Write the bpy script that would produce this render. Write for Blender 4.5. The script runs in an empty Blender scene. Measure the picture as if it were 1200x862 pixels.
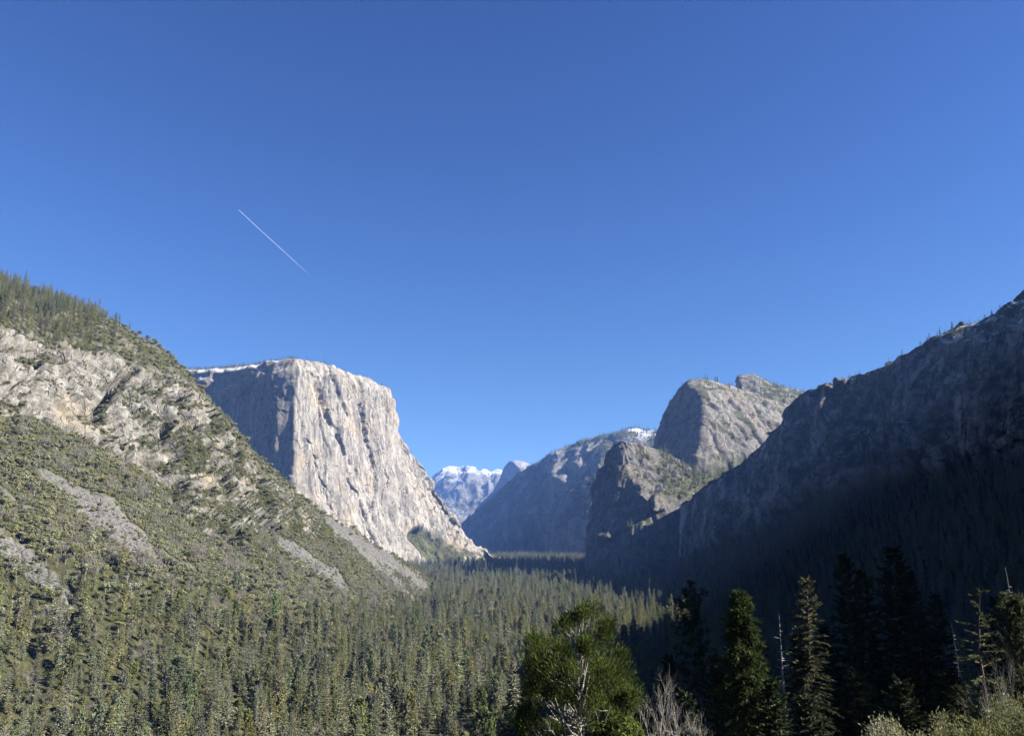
import bpy, math, random
import numpy as np
from mathutils import Vector, Matrix

random.seed(7)
RNG = np.random.default_rng(7)
scene = bpy.context.scene
COL = scene.collection

# ------------------------------------------------------------------ camera model
F_PX, CX, CY = 866.0, 600.0, 431.0
TILT = math.radians(13.05)
CT, ST = math.cos(TILT), math.sin(TILT)
FLOOR = -150.0                      # valley floor, metres below the viewpoint


def at(px, py, d):
    """point on the sight line of a photo pixel at ground distance d"""
    xc = (px - CX) / F_PX
    yc = (CY - py) / F_PX
    s = d / (CT - yc * ST)
    return (xc * s, d, s * (ST + yc * CT))


def atz(px, z, d):
    """point at height z, distance d, in the direction of photo column px"""
    r = z / d
    yc = (r * CT - ST) / (CT + r * ST)
    s = d / (CT - yc * ST)
    return ((px - CX) / F_PX * s, d, z)


def project(P):
    P = np.asarray(P, float)
    w = P[..., 1] * CT + P[..., 2] * ST
    v = -P[..., 1] * ST + P[..., 2] * CT
    w = np.where(w < 1e-3, 1e-3, w)
    return CX + F_PX * P[..., 0] / w, CY - F_PX * v / w


# ------------------------------------------------------------------ noise
def _hash(ix, iy, iz, seed):
    with np.errstate(over='ignore'):
        h = (ix.astype(np.uint32) * np.uint32(374761393) + iy.astype(np.uint32) * np.uint32(668265263)
             + iz.astype(np.uint32) * np.uint32(2246822519) + np.uint32((seed * 3266489917) & 0xffffffff))
        h ^= h >> np.uint32(15)
        h *= np.uint32(2246822519)
        h ^= h >> np.uint32(13)
        h *= np.uint32(3266489917)
        h ^= h >> np.uint32(16)
    return h


def gnoise(p, seed=0):
    """gradient noise, about -1..1"""
    p = np.asarray(p, float)
    i = np.floor(p).astype(np.int64)
    f = p - i
    u = f * f * f * (f * (f * 6 - 15) + 10)
    out = 0
    for dx in (0, 1):
        wx = u[..., 0] if dx else 1 - u[..., 0]
        for dy in (0, 1):
            wy = u[..., 1] if dy else 1 - u[..., 1]
            for dz in (0, 1):
                wz = u[..., 2] if dz else 1 - u[..., 2]
                h = _hash(i[..., 0] + dx, i[..., 1] + dy, i[..., 2] + dz, seed)
                gx = ((h & np.uint32(1023)).astype(float) / 511.5 - 1)
                gy = (((h >> np.uint32(10)) & np.uint32(1023)).astype(float) / 511.5 - 1)
                gz = (((h >> np.uint32(20)) & np.uint32(1023)).astype(float) / 511.5 - 1)
                out = out + wx * wy * wz * (gx * (f[..., 0] - dx) + gy * (f[..., 1] - dy) + gz * (f[..., 2] - dz))
    return out * 1.4


def fbm(p, octaves=4, seed=0, gain=.5):
    a, t, o = 1.0, 0.0, 0
    p = np.asarray(p, float)
    for k in range(octaves):
        o = o + a * gnoise(p * (2.03 ** k), seed + k * 17)
        t += a
        a *= gain
    return o / t


def ridged(p, octaves=3, seed=0, gain=.5):
    a, t, o = 1.0, 0.0, 0
    p = np.asarray(p, float)
    for k in range(octaves):
        o = o + a * (1 - 2 * np.abs(gnoise(p * (2.03 ** k), seed + k * 31)))
        t += a
        a *= gain
    return o / t


def cells(p, seed=0):
    """value of the nearest random cell, -1..1: makes blocks with crisp steps"""
    p = np.asarray(p, float)
    i = np.floor(p).astype(np.int64)
    best = np.full(p.shape[:-1], 1e9)
    val = np.zeros(p.shape[:-1])
    for dx in (-1, 0, 1):
        for dy in (-1, 0, 1):
            for dz in (-1, 0, 1):
                c = i + np.array([dx, dy, dz])
                h = _hash(c[..., 0], c[..., 1], c[..., 2], seed)
                q = np.stack([(h & np.uint32(1023)), (h >> np.uint32(10)) & np.uint32(1023), (h >> np.uint32(20)) & np.uint32(1023)], -1).astype(float) / 1023
                d = ((c + q - p) ** 2).sum(-1)
                m = d < best
                best = np.where(m, d, best)
                val = np.where(m, ((h >> np.uint32(5)) & np.uint32(255)).astype(float) / 127.5 - 1, val)
    return val


def sstep(a, b, x):
    t = np.clip((x - a) / (b - a), 0, 1)
    return t * t * (3 - 2 * t)


# ------------------------------------------------------------------ mesh helpers
def mesh_from(name, V, F, mats=(), fmat=None, smooth=False):
    V = np.asarray(V, np.float32).reshape(-1, 3)
    F = np.asarray(F, np.int32)
    k = F.shape[1]
    me = bpy.data.meshes.new(name)
    me.vertices.add(len(V))
    me.vertices.foreach_set('co', V.ravel())
    me.loops.add(F.size)
    me.loops.foreach_set('vertex_index', F.ravel())
    me.polygons.add(len(F))
    me.polygons.foreach_set('loop_start', np.arange(0, F.size, k, dtype=np.int32))
    me.polygons.foreach_set('loop_total', np.full(len(F), k, dtype=np.int32))
    for m in mats:
        me.materials.append(m)
    if fmat is not None:
        me.polygons.foreach_set('material_index', np.asarray(fmat, np.int32))
    me.polygons.foreach_set('use_smooth', np.full(len(F), smooth, dtype=bool))
    me.update(calc_edges=True)
    me.validate()
    return me


def grid_faces(nu, nv):
    a = np.arange(nu * nv).reshape(nu, nv)
    return np.stack([a[:-1, :-1], a[1:, :-1], a[1:, 1:], a[:-1, 1:]], -1).reshape(-1, 4)


def link(name, data, parent=None, **props):
    o = bpy.data.objects.new(name, data)
    COL.objects.link(o)
    if parent is not None:
        o.parent = parent
    for k, v in props.items():
        o[k] = v
    return o


def set_attr(me, name, vals):
    a = me.attributes.new(name, 'FLOAT', 'POINT')
    a.data.foreach_set('value', np.asarray(vals, np.float32).ravel())


# ------------------------------------------------------------------ node helpers
def new_mat(name):
    m = bpy.data.materials.new(name)
    m.use_nodes = True
    nt = m.node_tree
    nt.nodes.clear()
    out = nt.nodes.new('ShaderNodeOutputMaterial')
    return m, nt, out


def N(nt, typ, inputs=None, **props):
    n = nt.nodes.new(typ)
    for k, v in props.items():
        setattr(n, k, v)
    for k, v in (inputs or {}).items():
        if isinstance(v, bpy.types.NodeSocket):
            nt.links.new(v, n.inputs[k])
        else:
            n.inputs[k].default_value = v
    return n


def mixc(nt, fac, a, b):
    n = nt.nodes.new('ShaderNodeMix')
    n.data_type = 'RGBA'
    for idx, v in ((0, fac), (6, a), (7, b)):
        if isinstance(v, bpy.types.NodeSocket):
            nt.links.new(v, n.inputs[idx])
        else:
            n.inputs[idx].default_value = v if idx == 0 else (*v, 1)
    return n.outputs[2]


def ramp(nt, fac, lo, hi):
    n = N(nt, 'ShaderNodeMapRange', {'Value': fac, 'From Min': lo, 'From Max': hi}, clamp=True, interpolation_type='SMOOTHSTEP')
    return n.outputs['Result']


def noise(nt, vec, scale, detail=4, rough=.55):
    return N(nt, 'ShaderNodeTexNoise', {'Vector': vec, 'Scale': scale, 'Detail': detail, 'Roughness': rough}).outputs['Fac']


def attr(nt, name):
    return N(nt, 'ShaderNodeAttribute', attribute_name=name).outputs['Fac']


def rock_mat(name, light, dark, tint, unit, stain=.6, veg_a=(.045, .055, .022), veg_b=(.095, .085, .045), bump=1.0, scree=(.30, .29, .27), snow_c=(.52, .535, .56), crack=.5, pale=0.0):
    """granite; unit = metres of the middle sized pattern"""
    m, nt, out = new_mat(name)
    pos = N(nt, 'ShaderNodeNewGeometry').outputs['Position']
    st = N(nt, 'ShaderNodeMapping', {'Vector': pos, 'Scale': (1, 1, .09)}).outputs[0]
    big = noise(nt, pos, .25 / unit, 3)
    mid = noise(nt, pos, 1.6 / unit, 6, .65)
    streak = noise(nt, st, 2.2 / unit, 4, .6)
    streak2 = noise(nt, st, 6.0 / unit, 3, .6)
    c = mixc(nt, ramp(nt, mid, .35, .68), dark, light)
    c = mixc(nt, ramp(nt, big, .48, .68), c, mixc(nt, .5, c, tint))
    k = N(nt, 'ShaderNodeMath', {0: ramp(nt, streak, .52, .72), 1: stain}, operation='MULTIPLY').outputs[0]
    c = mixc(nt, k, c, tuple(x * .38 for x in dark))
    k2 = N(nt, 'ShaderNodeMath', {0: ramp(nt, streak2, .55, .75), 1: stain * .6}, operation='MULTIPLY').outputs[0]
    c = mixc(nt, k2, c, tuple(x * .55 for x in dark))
    if pale:
        k3 = N(nt, 'ShaderNodeMath', {0: ramp(nt, noise(nt, st, 1.1 / unit, 4, .6), .50, .32), 1: pale}, operation='MULTIPLY').outputs[0]
        c = mixc(nt, k3, c, tuple(min(.6, x * 1.5) for x in light))
    vfine = noise(nt, pos, 7 / unit, 5, .7)
    # joints: thin dark lines between tall slabs
    wv = N(nt, 'ShaderNodeTexNoise', {'Vector': pos, 'Scale': 1.2 / unit, 'Detail': 3.0})
    wmix = N(nt, 'ShaderNodeVectorMath', {0: wv.outputs['Color'], 3: unit * 1.1}, operation='SCALE').outputs[0]
    wp = N(nt, 'ShaderNodeVectorMath', {0: pos, 1: wmix}, operation='ADD').outputs[0]
    wst = N(nt, 'ShaderNodeMapping', {'Vector': wp, 'Scale': (1, 1, .32)}).outputs[0]
    vor = N(nt, 'ShaderNodeTexVoronoi', {'Vector': wst, 'Scale': 1.35 / unit}, feature='DISTANCE_TO_EDGE').outputs['Distance']
    jl = ramp(nt, vor, .075, .0)
    brk = ramp(nt, noise(nt, pos, .8 / unit, 2), .42, .6)
    jk = N(nt, 'ShaderNodeMath', {0: N(nt, 'ShaderNodeMath', {0: jl, 1: brk}, operation='MULTIPLY').outputs[0], 1: crack}, operation='MULTIPLY').outputs[0]
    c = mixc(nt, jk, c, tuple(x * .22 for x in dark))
    scr = mixc(nt, ramp(nt, vfine, .38, .66), tuple(x * .5 for x in scree), tuple(min(1, x * 1.25) for x in scree))
    c = mixc(nt, attr(nt, 'talus'), c, scr)
    vg = mixc(nt, ramp(nt, noise(nt, pos, 3 / unit, 4, .6), .35, .65), veg_a, veg_b)
    c = mixc(nt, attr(nt, 'veg'), c, vg)
    c = mixc(nt, attr(nt, 'snow'), c, snow_c)
    b = N(nt, 'ShaderNodeBump', {'Height': N(nt, 'ShaderNodeMath', {0: N(nt, 'ShaderNodeMath', {0: vfine, 1: mid}, operation='ADD').outputs[0], 1: jk}, operation='SUBTRACT').outputs[0], 'Strength': .9, 'Distance': unit * .12 * bump}).outputs[0]
    p = N(nt, 'ShaderNodeBsdfDiffuse', {'Color': c, 'Roughness': .6, 'Normal': b})
    nt.links.new(p.outputs[0], out.inputs['Surface'])
    return m


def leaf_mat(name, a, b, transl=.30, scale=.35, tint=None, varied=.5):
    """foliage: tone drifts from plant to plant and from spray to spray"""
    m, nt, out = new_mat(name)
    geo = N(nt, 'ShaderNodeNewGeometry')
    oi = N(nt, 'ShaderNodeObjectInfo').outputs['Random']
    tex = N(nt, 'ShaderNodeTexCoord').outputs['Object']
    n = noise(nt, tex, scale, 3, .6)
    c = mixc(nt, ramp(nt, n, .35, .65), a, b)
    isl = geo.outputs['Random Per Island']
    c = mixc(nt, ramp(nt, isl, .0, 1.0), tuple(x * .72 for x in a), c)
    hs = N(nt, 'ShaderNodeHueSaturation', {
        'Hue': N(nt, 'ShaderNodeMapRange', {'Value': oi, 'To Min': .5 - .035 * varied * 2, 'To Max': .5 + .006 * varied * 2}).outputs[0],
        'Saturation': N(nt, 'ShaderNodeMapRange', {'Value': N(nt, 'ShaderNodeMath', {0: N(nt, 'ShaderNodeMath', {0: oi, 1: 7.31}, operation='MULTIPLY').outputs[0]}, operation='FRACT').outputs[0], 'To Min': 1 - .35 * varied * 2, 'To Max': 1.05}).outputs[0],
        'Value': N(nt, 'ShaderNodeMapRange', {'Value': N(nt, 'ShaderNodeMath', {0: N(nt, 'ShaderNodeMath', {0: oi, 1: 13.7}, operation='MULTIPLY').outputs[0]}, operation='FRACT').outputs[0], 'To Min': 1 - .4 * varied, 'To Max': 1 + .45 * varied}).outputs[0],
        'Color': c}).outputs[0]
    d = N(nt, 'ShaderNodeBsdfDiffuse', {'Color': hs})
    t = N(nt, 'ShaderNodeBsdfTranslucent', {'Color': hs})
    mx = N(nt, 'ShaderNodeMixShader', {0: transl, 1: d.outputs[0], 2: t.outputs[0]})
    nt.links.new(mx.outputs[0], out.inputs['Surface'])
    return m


def bark_mat(name, a, b, sx=6):
    m, nt, out = new_mat(name)
    tex = N(nt, 'ShaderNodeTexCoord').outputs['Object']
    mp = N(nt, 'ShaderNodeMapping', {'Vector': tex, 'Scale': (sx, sx, sx * .15)}).outputs[0]
    n = noise(nt, mp, 1.0, 5, .65)
    c = mixc(nt, ramp(nt, n, .35, .65), a, b)
    bm = N(nt, 'ShaderNodeBump', {'Height': n, 'Strength': .8, 'Distance': .05}).outputs[0]
    p = N(nt, 'ShaderNodeBsdfDiffuse', {'Color': c, 'Roughness': .5, 'Normal': bm})
    nt.links.new(p.outputs[0], out.inputs['Surface'])
    return m


# ------------------------------------------------------------------ lofted terrain
def resample(rail, n):
    """points (px,py,d) / ('z',px,z,d) / ('w',x,y,z) to n world points, by picture arc length"""
    W = []
    for p in rail:
        if p[0] == 'z':
            W.append(atz(*p[1:4]))
        elif p[0] == 'w':
            W.append(p[1:4])
        else:
            W.append(at(*p[:3]))
    W = np.array(W, float)
    if len(W) == 1:
        return np.repeat(W, n, 0)
    d = np.sqrt(((W[1:] - W[:-1]) ** 2).sum(1))
    t = np.concatenate([[0], np.cumsum(d)])
    t /= t[-1]
    # explicit u as a trailing dict-like element {'u':..}
    us = [(i, p[-1]['u']) for i, p in enumerate(rail) if isinstance(p[-1], dict)]
    if us:
        ks = [0] + [i for i, _ in us] + [len(W) - 1]
        vs = [0.0] + [u for _, u in us] + [1.0]
        tt = np.zeros(len(W))
        for a in range(len(ks) - 1):
            i0, i1 = ks[a], ks[a + 1]
            if i1 > i0:
                seg = (t[i0:i1 + 1] - t[i0]) / max(1e-9, t[i1] - t[i0])
                tt[i0:i1 + 1] = vs[a] + seg * (vs[a + 1] - vs[a])
        t = tt
    q = np.linspace(0, 1, n)
    return np.stack([np.interp(q, t, W[:, k]) for k in range(3)], 1)


def pchip(Y, t, q):
    """monotone cubic through Y[R,...] at knots t, evaluated at q"""
    Y = np.asarray(Y, float)
    h = np.diff(t)
    dl = np.diff(Y, axis=0) / h.reshape(-1, *([1] * (Y.ndim - 1)))
    m = np.zeros_like(Y)
    m[0], m[-1] = dl[0], dl[-1]
    for k in range(1, len(t) - 1):
        w1, w2 = 2 * h[k] + h[k - 1], h[k] + 2 * h[k - 1]
        a, b = dl[k - 1], dl[k]
        ok = (a * b) > 0
        m[k] = np.where(ok, (w1 + w2) / (w1 / np.where(ok, a, 1) + w2 / np.where(ok, b, 1)), 0)
    i = np.clip(np.searchsorted(t, q, 'right') - 1, 0, len(t) - 2)
    s = ((q - t[i]) / h[i]).reshape(-1, *([1] * (Y.ndim - 1)))
    hh = h[i].reshape(s.shape)
    return ((1 + 2 * s) * (1 - s) ** 2 * Y[i] + s * (1 - s) ** 2 * hh * m[i] + s * s * (3 - 2 * s) * Y[i + 1] + s * s * (s - 1) * hh * m[i + 1])


def grid_normals(P):
    du = np.gradient(P, axis=0)
    dv = np.gradient(P, axis=1)
    n = np.cross(du, dv)
    return n / np.maximum(1e-9, np.linalg.norm(n, axis=-1, keepdims=True))


def loft(rails, nu, nv, knots=None, sharp=.5):
    """rails listed from the foot up and over; returns P[nu,nv,3] and the v value of each row"""
    R = np.stack([resample(r, nu) for r in rails])            # R,nu,3
    if knots is None:
        L = np.linalg.norm(np.diff(R, axis=0), axis=-1).mean(1)
        knots = np.concatenate([[0], np.cumsum(L)])
        knots /= knots[-1]
    knots = np.asarray(knots, float)
    q = np.linspace(0, 1, nv)
    S = pchip(R, knots, q)
    Lin = np.stack([np.stack([np.interp(q, knots, R[:, i, k]) for k in range(3)], -1) for i in range(nu)], 1)
    P = S * (1 - sharp) + Lin * sharp
    return np.transpose(P, (1, 0, 2)), q, knots


TERRAINS = {}


def terrain(name, P, mat, attrs, label=None):
    nu, nv = P.shape[:2]
    me = mesh_from(name, P, grid_faces(nu, nv), [mat], smooth=True)
    for k in ('veg', 'talus', 'snow'):
        set_attr(me, k, attrs.get(k, np.zeros((nu, nv))))
    o = link(name, me, kind='structure')
    TERRAINS[name] = (P, attrs)
    return o


def band(px, py, line, width):
    """signed distance-like mask: 1 on a polyline in map of the slope"""
    L = np.array(line, float)
    best = np.full(px.shape, 1e9)
    for (x0, y0, w0), (x1, y1, w1) in zip(L[:-1], L[1:]):
        dx, dy = x1 - x0, y1 - y0
        t = np.clip(((px - x0) * dx + (py - y0) * dy) / (dx * dx + dy * dy), 0, 1)
        d = np.hypot(px - x0 - t * dx, py - y0 - t * dy) / (w0 + (w1 - w0) * t)
        best = np.minimum(best, d)
    return best

# ================================================================== materials of the setting
M_GRANITE = rock_mat('pale_granite', (.285, .262, .226), (.155, .144, .125), (.305, .24, .16), 45, stain=.8, crack=.75, bump=.6, pale=.3)
M_LEFTROCK = rock_mat('weathered_granite', (.235, .222, .197), (.11, .104, .091), (.235, .19, .125), 22, stain=.5, crack=.75, scree=(.112, .108, .102), veg_a=(.026, .031, .013), veg_b=(.058, .055, .027))
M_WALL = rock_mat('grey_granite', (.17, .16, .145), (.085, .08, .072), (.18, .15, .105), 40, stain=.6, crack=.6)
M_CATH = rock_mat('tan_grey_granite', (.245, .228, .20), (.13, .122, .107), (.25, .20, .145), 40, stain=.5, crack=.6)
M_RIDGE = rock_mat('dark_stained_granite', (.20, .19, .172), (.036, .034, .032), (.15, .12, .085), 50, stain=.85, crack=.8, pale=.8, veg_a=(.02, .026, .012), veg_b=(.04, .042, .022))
M_FAR = rock_mat('far_granite', (.22, .21, .192), (.115, .108, .10), (.23, .20, .16), 120, stain=.4)
M_SOIL = rock_mat('forest_floor', (.10, .085, .055), (.055, .05, .032), (.09, .08, .04), 12, stain=.1)

# ================================================================== terrain
# ---- left mountain: talus apron, broken cliff band, forested crest
TALUS = [
    [(48, 556, 7), (80, 575, 15), (120, 606, 22), (155, 640, 18), (182, 660, 4)],
    [(-60, 600, 14), (0, 640, 17), (40, 672, 17), (80, 712, 6)],
    [(328, 640, 5), (356, 656, 11), (388, 676, 13), (406, 696, 4)],
    [(372, 606, 4), (410, 628, 8), (450, 655, 9), (490, 686, 8), (512, 700, 3)],
    [(392, 626, 3), (430, 655, 5), (470, 690, 7), (482, 702, 3)],
    [(-10, 575, 3), (25, 594, 3), (55, 612, 2)],
    [(118, 648, 4), (150, 660, 3), (176, 668, 2)],
    [(190, 652, 3), (215, 668, 4), (228, 676, 2)],
    [(300, 610, 3), (330, 640, 4)],
]


def build_left():
    nu, nv = 520, 470
    rails = [
        [('z', -330, -190, 330), ('z', 0, -190, 430), ('z', 100, -185, 480), ('z', 240, -180, 560), ('z', 370, -175, 720), ('z', 470, -168, 1050), ('z', 560, -165, 1700), ('z', 600, -165, 2500)],
        [(-330, 690, 480), (0, 700, 690), (100, 715, 740), (200, 718, 820), (300, 722, 930), (370, 728, 1050), (440, 722, 1300), (510, 708, 1950), (575, 693, 2650)],
        [(-330, 470, 640), (0, 490, 900), (60, 505, 960), (100, 520, 1000), (160, 560, 1060), (200, 600, 1080), (240, 622, 1110), (300, 628, 1190), (345, 634, 1300), (400, 650, 1500), (440, 668, 1680), (500, 695, 2120), (570, 688, 2750)],
        [(-330, 370, 720), (0, 392, 1010), (50, 412, 1050), (95, 424, 1080), (130, 428, 1120), (180, 440, 1180), (210, 446, 1210), (240, 480, 1250), (270, 530, 1280), (300, 556, 1310), (340, 588, 1400), (400, 628, 1620), (440, 650, 1820), (500, 690, 2200), (572, 686, 2800)],
        [(-330, 245, 980), (-100, 292, 1150), (0, 331, 1250), (40, 347, 1290), (75, 357, 1310), (115, 369, 1330), (135, 380, 1330), (170, 400, 1340), (213, 433, 1350), (228, 448, 1360), (243, 471, 1370), (262, 488, 1390), (272, 497, 1395), (280, 520, 1400), (296, 536, 1415), (304, 548, 1430), (323, 555, 1450), (332, 567, 1470), (345, 578, 1500), (370, 598, 1600), (420, 627, 1850), (470, 657, 2100), (510, 686, 2350), (574, 684, 2900)],
        [(-330, 300, 1500), (0, 380, 1900), (100, 410, 1950), (213, 490, 1900), (280, 570, 1900), (370, 640, 2100), (470, 680, 2600), (580, 690, 3300)],
        [('z', -330, -170, 2500), ('z', 100, -170, 2600), ('z', 300, -170, 2500), ('z', 585, -170, 3700)],
    ]
    kn = [0, .20, .44, .66, .88, .95, 1]
    P, q, kn = loft(rails, nu, nv, kn, .45)
    n = grid_normals(P)
    px, py = project(P)
    V = np.broadcast_to(q, (nu, nv))
    w1 = fbm(P / 90, 3, 3)
    w0 = fbm(P / 260, 2, 4)
    cliff = sstep(kn[2] - .035, kn[2] + .03, V + w1 * .07 + w0 * .10) * (1 - sstep(kn[3] - .02, kn[3] + .03, V + w1 * .06 + w0 * .03))
    # on the lower right part the band of bare rock thins out
    right = sstep(300, 430, px)
    cliff *= 1 - .85 * right
    st = P / np.array([1, 1, 2.2])
    dsp = cliff * (15 * ridged(st / 190, 2, 11) + 10 * cells((st + 14 * fbm(P / 40, 2, 5)[..., None]) / 46, 5) + 8 * cells((st + 7 * fbm(P / 18, 2, 6)[..., None]) / 21, 9) + 4.5 * cells((st + 3 * fbm(P / 9, 2, 7)[..., None]) / 10, 10) + 5 * fbm(P / 16, 4, 21, .6))
    jn = (P + 9 * fbm(P / 30, 2, 51)[..., None]) / np.array([34, 34, 110])
    joint = sstep(.80, .97, 1 - np.abs(gnoise(jn, 53)) * 1.6) * sstep(-.2, .2, fbm(P / 80, 2, 54))
    dsp -= cliff * 11 * joint
    gul = ridged(np.stack([px / 60, py / 400, 0 * px], -1), 3, 44)
    dsp += (1 - cliff) * (10 * fbm(P / 120, 3, 31) + 4.5 * fbm(P / 30, 3, 37) + 1.2 * fbm(P / 7, 2, 39)) + (1 - cliff) * 7 * gul * sstep(.05, .2, V)
    keep = 1 - .75 * sstep(kn[4] - .05, kn[4], V) * (1 - sstep(kn[4], kn[4] + .02, V))
    low = sstep(.02, .16, V)
    # the dark gully in the cliff
    gd = band(px, py, [(150, 440, 3), (128, 455, 5), (112, 492, 5)], 1)
    dsp -= 45 * (1 - sstep(.6, 1.8, gd))
    P = P + n * (dsp * keep * low)[..., None]
    n = grid_normals(P)
    # scree chutes
    wx = px + 14 * fbm(P / 50, 4, 71, .65)
    wy = py + 12 * fbm(P / 50, 4, 72, .65)
    tal = np.zeros_like(px)
    for t in TALUS:
        tal = np.maximum(tal, 1 - sstep(.45, .95, band(wx, wy, t, 1)))
    patchy = sstep(.18, .34, fbm(P / 55, 4, 77)) * sstep(.2, .3, V) * (1 - right * .3) * .75
    tal *= (1 - cliff) * sstep(-.42, -.18, fbm(P / 16, 4, 73, .6) + .5 * (tal - .5))
    vegn = fbm(P / 35, 4, 80) + .35 * fbm(P / 9, 3, 81)
    slope_up = n[..., 2]
    clump = fbm(P / np.array([60, 60, 26]), 4, 85)
    dens = .02 + .30 * sstep(110, 290, px) + .12 * sstep(.30, .0, V - kn[2]) * sstep(60, 130, px)
    veg_cliff = sstep(-.03, .07, clump + (slope_up - .62) * .35 - .16 + dens)
    crest = sstep(kn[3] - .01, kn[3] + .035, V + w1 * .035)
    veg = np.where(cliff > .5, veg_cliff, 1 - np.maximum(tal, patchy * .6))
    veg = np.maximum(veg * (1 - crest), crest * (.55 + .45 * sstep(-.25, .1, vegn)))
    veg = np.clip(veg, 0, 1) * (1 - tal)
    terrain('left_mountain', P, M_LEFTROCK, {'veg': veg, 'talus': np.maximum(tal, (1 - cliff) * patchy * .5), 'cliff': cliff, 'crest': crest, 'V': V, 'px': px, 'py': py})


CRACKS = [[(372, 452, 3), (377, 485, 2.2), (393, 505, 2.4), (400, 530, 1.5)],
          [(384, 442, 3), (392, 462, 3), (402, 480, 2)],
          [(421, 478, 1.2), (427, 515, 1.6), (441, 560, 2.2), (436, 595, 1.6)],
          [(408, 540, 1), (418, 570, 1.6), (436, 600, 2), (446, 636, 1.4)],
          [(444, 520, 1), (452, 560, 1.4), (447, 600, 1.2)],
          [(415, 572, 1), (425, 600, 1.8), (433, 628, 1.2)], [(440, 590, 1), (456, 632, 1.6), (464, 650, 1)],
          [(352, 500, 1), (372, 560, 1.2), (392, 612, 1)]]


def build_elcap():
    nu, nv = 620, 330
    k1, k2, k3 = .30, .62, .70
    rails = [
        [('z', 60, -170, 4450), ('z', 345, -165, 3760, {'u': k1}), ('z', 420, -162, 4000), ('z', 490, -160, 4480, {'u': k2}), ('z', 530, -160, 4640, {'u': k3}), ('z', 577, -160, 4960), ('z', 600, -160, 5600)],
        [(80, 600, 4500), (200, 600, 4200), (345, 596, 3900, {'u': k1}), (412, 612, 4120), (478, 618, 4480, {'u': k2}), (510, 630, 4640, {'u': k3}), (563, 649, 4960), (574, 652, 5600)],
        [(90, 500, 4540), (210, 490, 4240), (345, 505, 3945, {'u': k1}), (404, 520, 4180), (462, 530, 4500, {'u': k2}), (485, 560, 4660, {'u': k3}), (545, 632, 4950), (570, 650, 5600)],
        [(100, 440, 4560), (215, 440, 4260), (270, 436, 4110), (345, 425, 3965, {'u': k1}), (375, 428, 4100), (400, 436, 4230), (430, 447, 4400), (455, 459, 4560, {'u': k2}), (458, 480, 4590), (461, 505, 4620), (475, 526, 4660, {'u': k3}), (490, 546, 4720), (499, 558, 4750), (503, 572, 4770), (525, 602, 4840), (545, 627, 4930), (560, 645, 5020), (568, 651, 5650)],
        [(100, 433, 5000), (220, 433, 4700), (260, 432, 4500), (300, 427, 4400), (345, 420, 4130, {'u': k1}), (375, 424, 4240), (400, 433, 4380), (430, 445, 4560), (454, 457, 4740, {'u': k2}), (455, 480, 4790), (458, 506, 4820), (470, 527, 4880, {'u': k3}), (495, 560, 4920), (520, 602, 5000), (540, 627, 5080), (555, 645, 5180), (566, 651, 5750)],
        [(100, 440, 6300), (300, 445, 6000), (400, 470, 6000), (440, 520, 6000, {'u': k2}), (460, 560, 6000, {'u': k3}), (520, 640, 6200), (560, 655, 6400)],
        [('z', 100, -170, 6900), ('z', 560, -170, 6900)],
    ]
    kn = [0, .16, .50, .80, .88, .95, 1]
    P, q, kn = loft(rails, nu, nv, kn, .4)
    n = grid_normals(P)
    px, py = project(P)
    U = np.broadcast_to(np.linspace(0, 1, nu)[:, None], (nu, nv))
    V = np.broadcast_to(q, (nu, nv))
    face = sstep(.02, .06, V) * (1 - sstep(kn[3] - .01, kn[3] + .05, V))
    # flutes run up the face, fanning with the columns of the loft
    wob = .012 * fbm(np.stack([U * 6, V * 5, 0 * U], -1), 3, 3)
    # cracks lean: upper left to lower right on the lower half
    lean = U + wob + .10 * (V - .5) * (V < .62) * sstep(.30, .4, U)
    fl1 = ridged(np.stack([lean * 16, V * 1.0, 0 * U], -1), 2, 5)
    fl2 = ridged(np.stack([(U + wob) * 46, V * 2.6, 0 * U + 3], -1), 3, 6)
    fl3 = ridged(np.stack([(U + wob * .5) * 130, V * 7, 0 * U + 7], -1), 2, 8)
    blocks = cells(np.stack([(lean) * 30, V * 6 + fbm(P / 200, 2, 4), 0 * U], -1), 12)
    mid = fbm(P / np.array([260, 260, 700]), 3, 15)
    top = sstep(.62, .78, V) * (1 - sstep(kn[3], kn[3] + .03, V))
    shad = 1 - sstep(.27, .31, U)
    mod = sstep(-.35, .35, fbm(P / np.array([160, 160, 300]), 3, 61))
    mod2 = sstep(-.3, .3, fbm(P / np.array([90, 90, 200]), 3, 62))
    cr = np.zeros_like(px)
    for ln in CRACKS:
        cr = np.maximum(cr, 1 - sstep(.2, 1.5, band(px + 7 * fbm(P / 70, 3, 63), py, ln, .8)))
    dih = np.zeros_like(px)
    for ln in ([(366, 448, 5), (374, 470, 6), (386, 500, 4), (399, 534, 2)], [(384, 440, 5), (396, 468, 5), (405, 488, 2)], [(420, 470, 2), (428, 515, 3.5), (440, 562, 4), (436, 600, 2)], [(404, 560, 1.5), (424, 600, 3.5), (440, 640, 2)]):
        dih = np.maximum(dih, 1 - sstep(.15, 1.25, band(px + 8 * fbm(P / 110, 4, 67, .6), py + 10 * fbm(P / 120, 3, 68), ln, 1)))
    dsp = face * (48 * mid - 42 * dih * (.55 + .6 * fbm(P / 60, 3, 69)) + 17 * fl1 + 9 * fl2 * mod + 3.2 * fl3 * mod2 + 8 * blocks * mod + 4 * cells((P + 20 * fbm(P / 60, 2, 64)[..., None]) / np.array([45, 45, 120]), 65) * mod2 + 2.4 * fbm(P / np.array([24, 24, 50]), 3, 19) - 13 * cr * sstep(-.3, .25, fbm(P / 70, 3, 66)))
    dsp += top * (22 * ridged(np.stack([U * 34, V * 6, 0 * U + 1], -1), 3, 23) + 10 * cells(np.stack([U * 60, V * 22, 0 * U], -1), 29)) * .9
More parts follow.
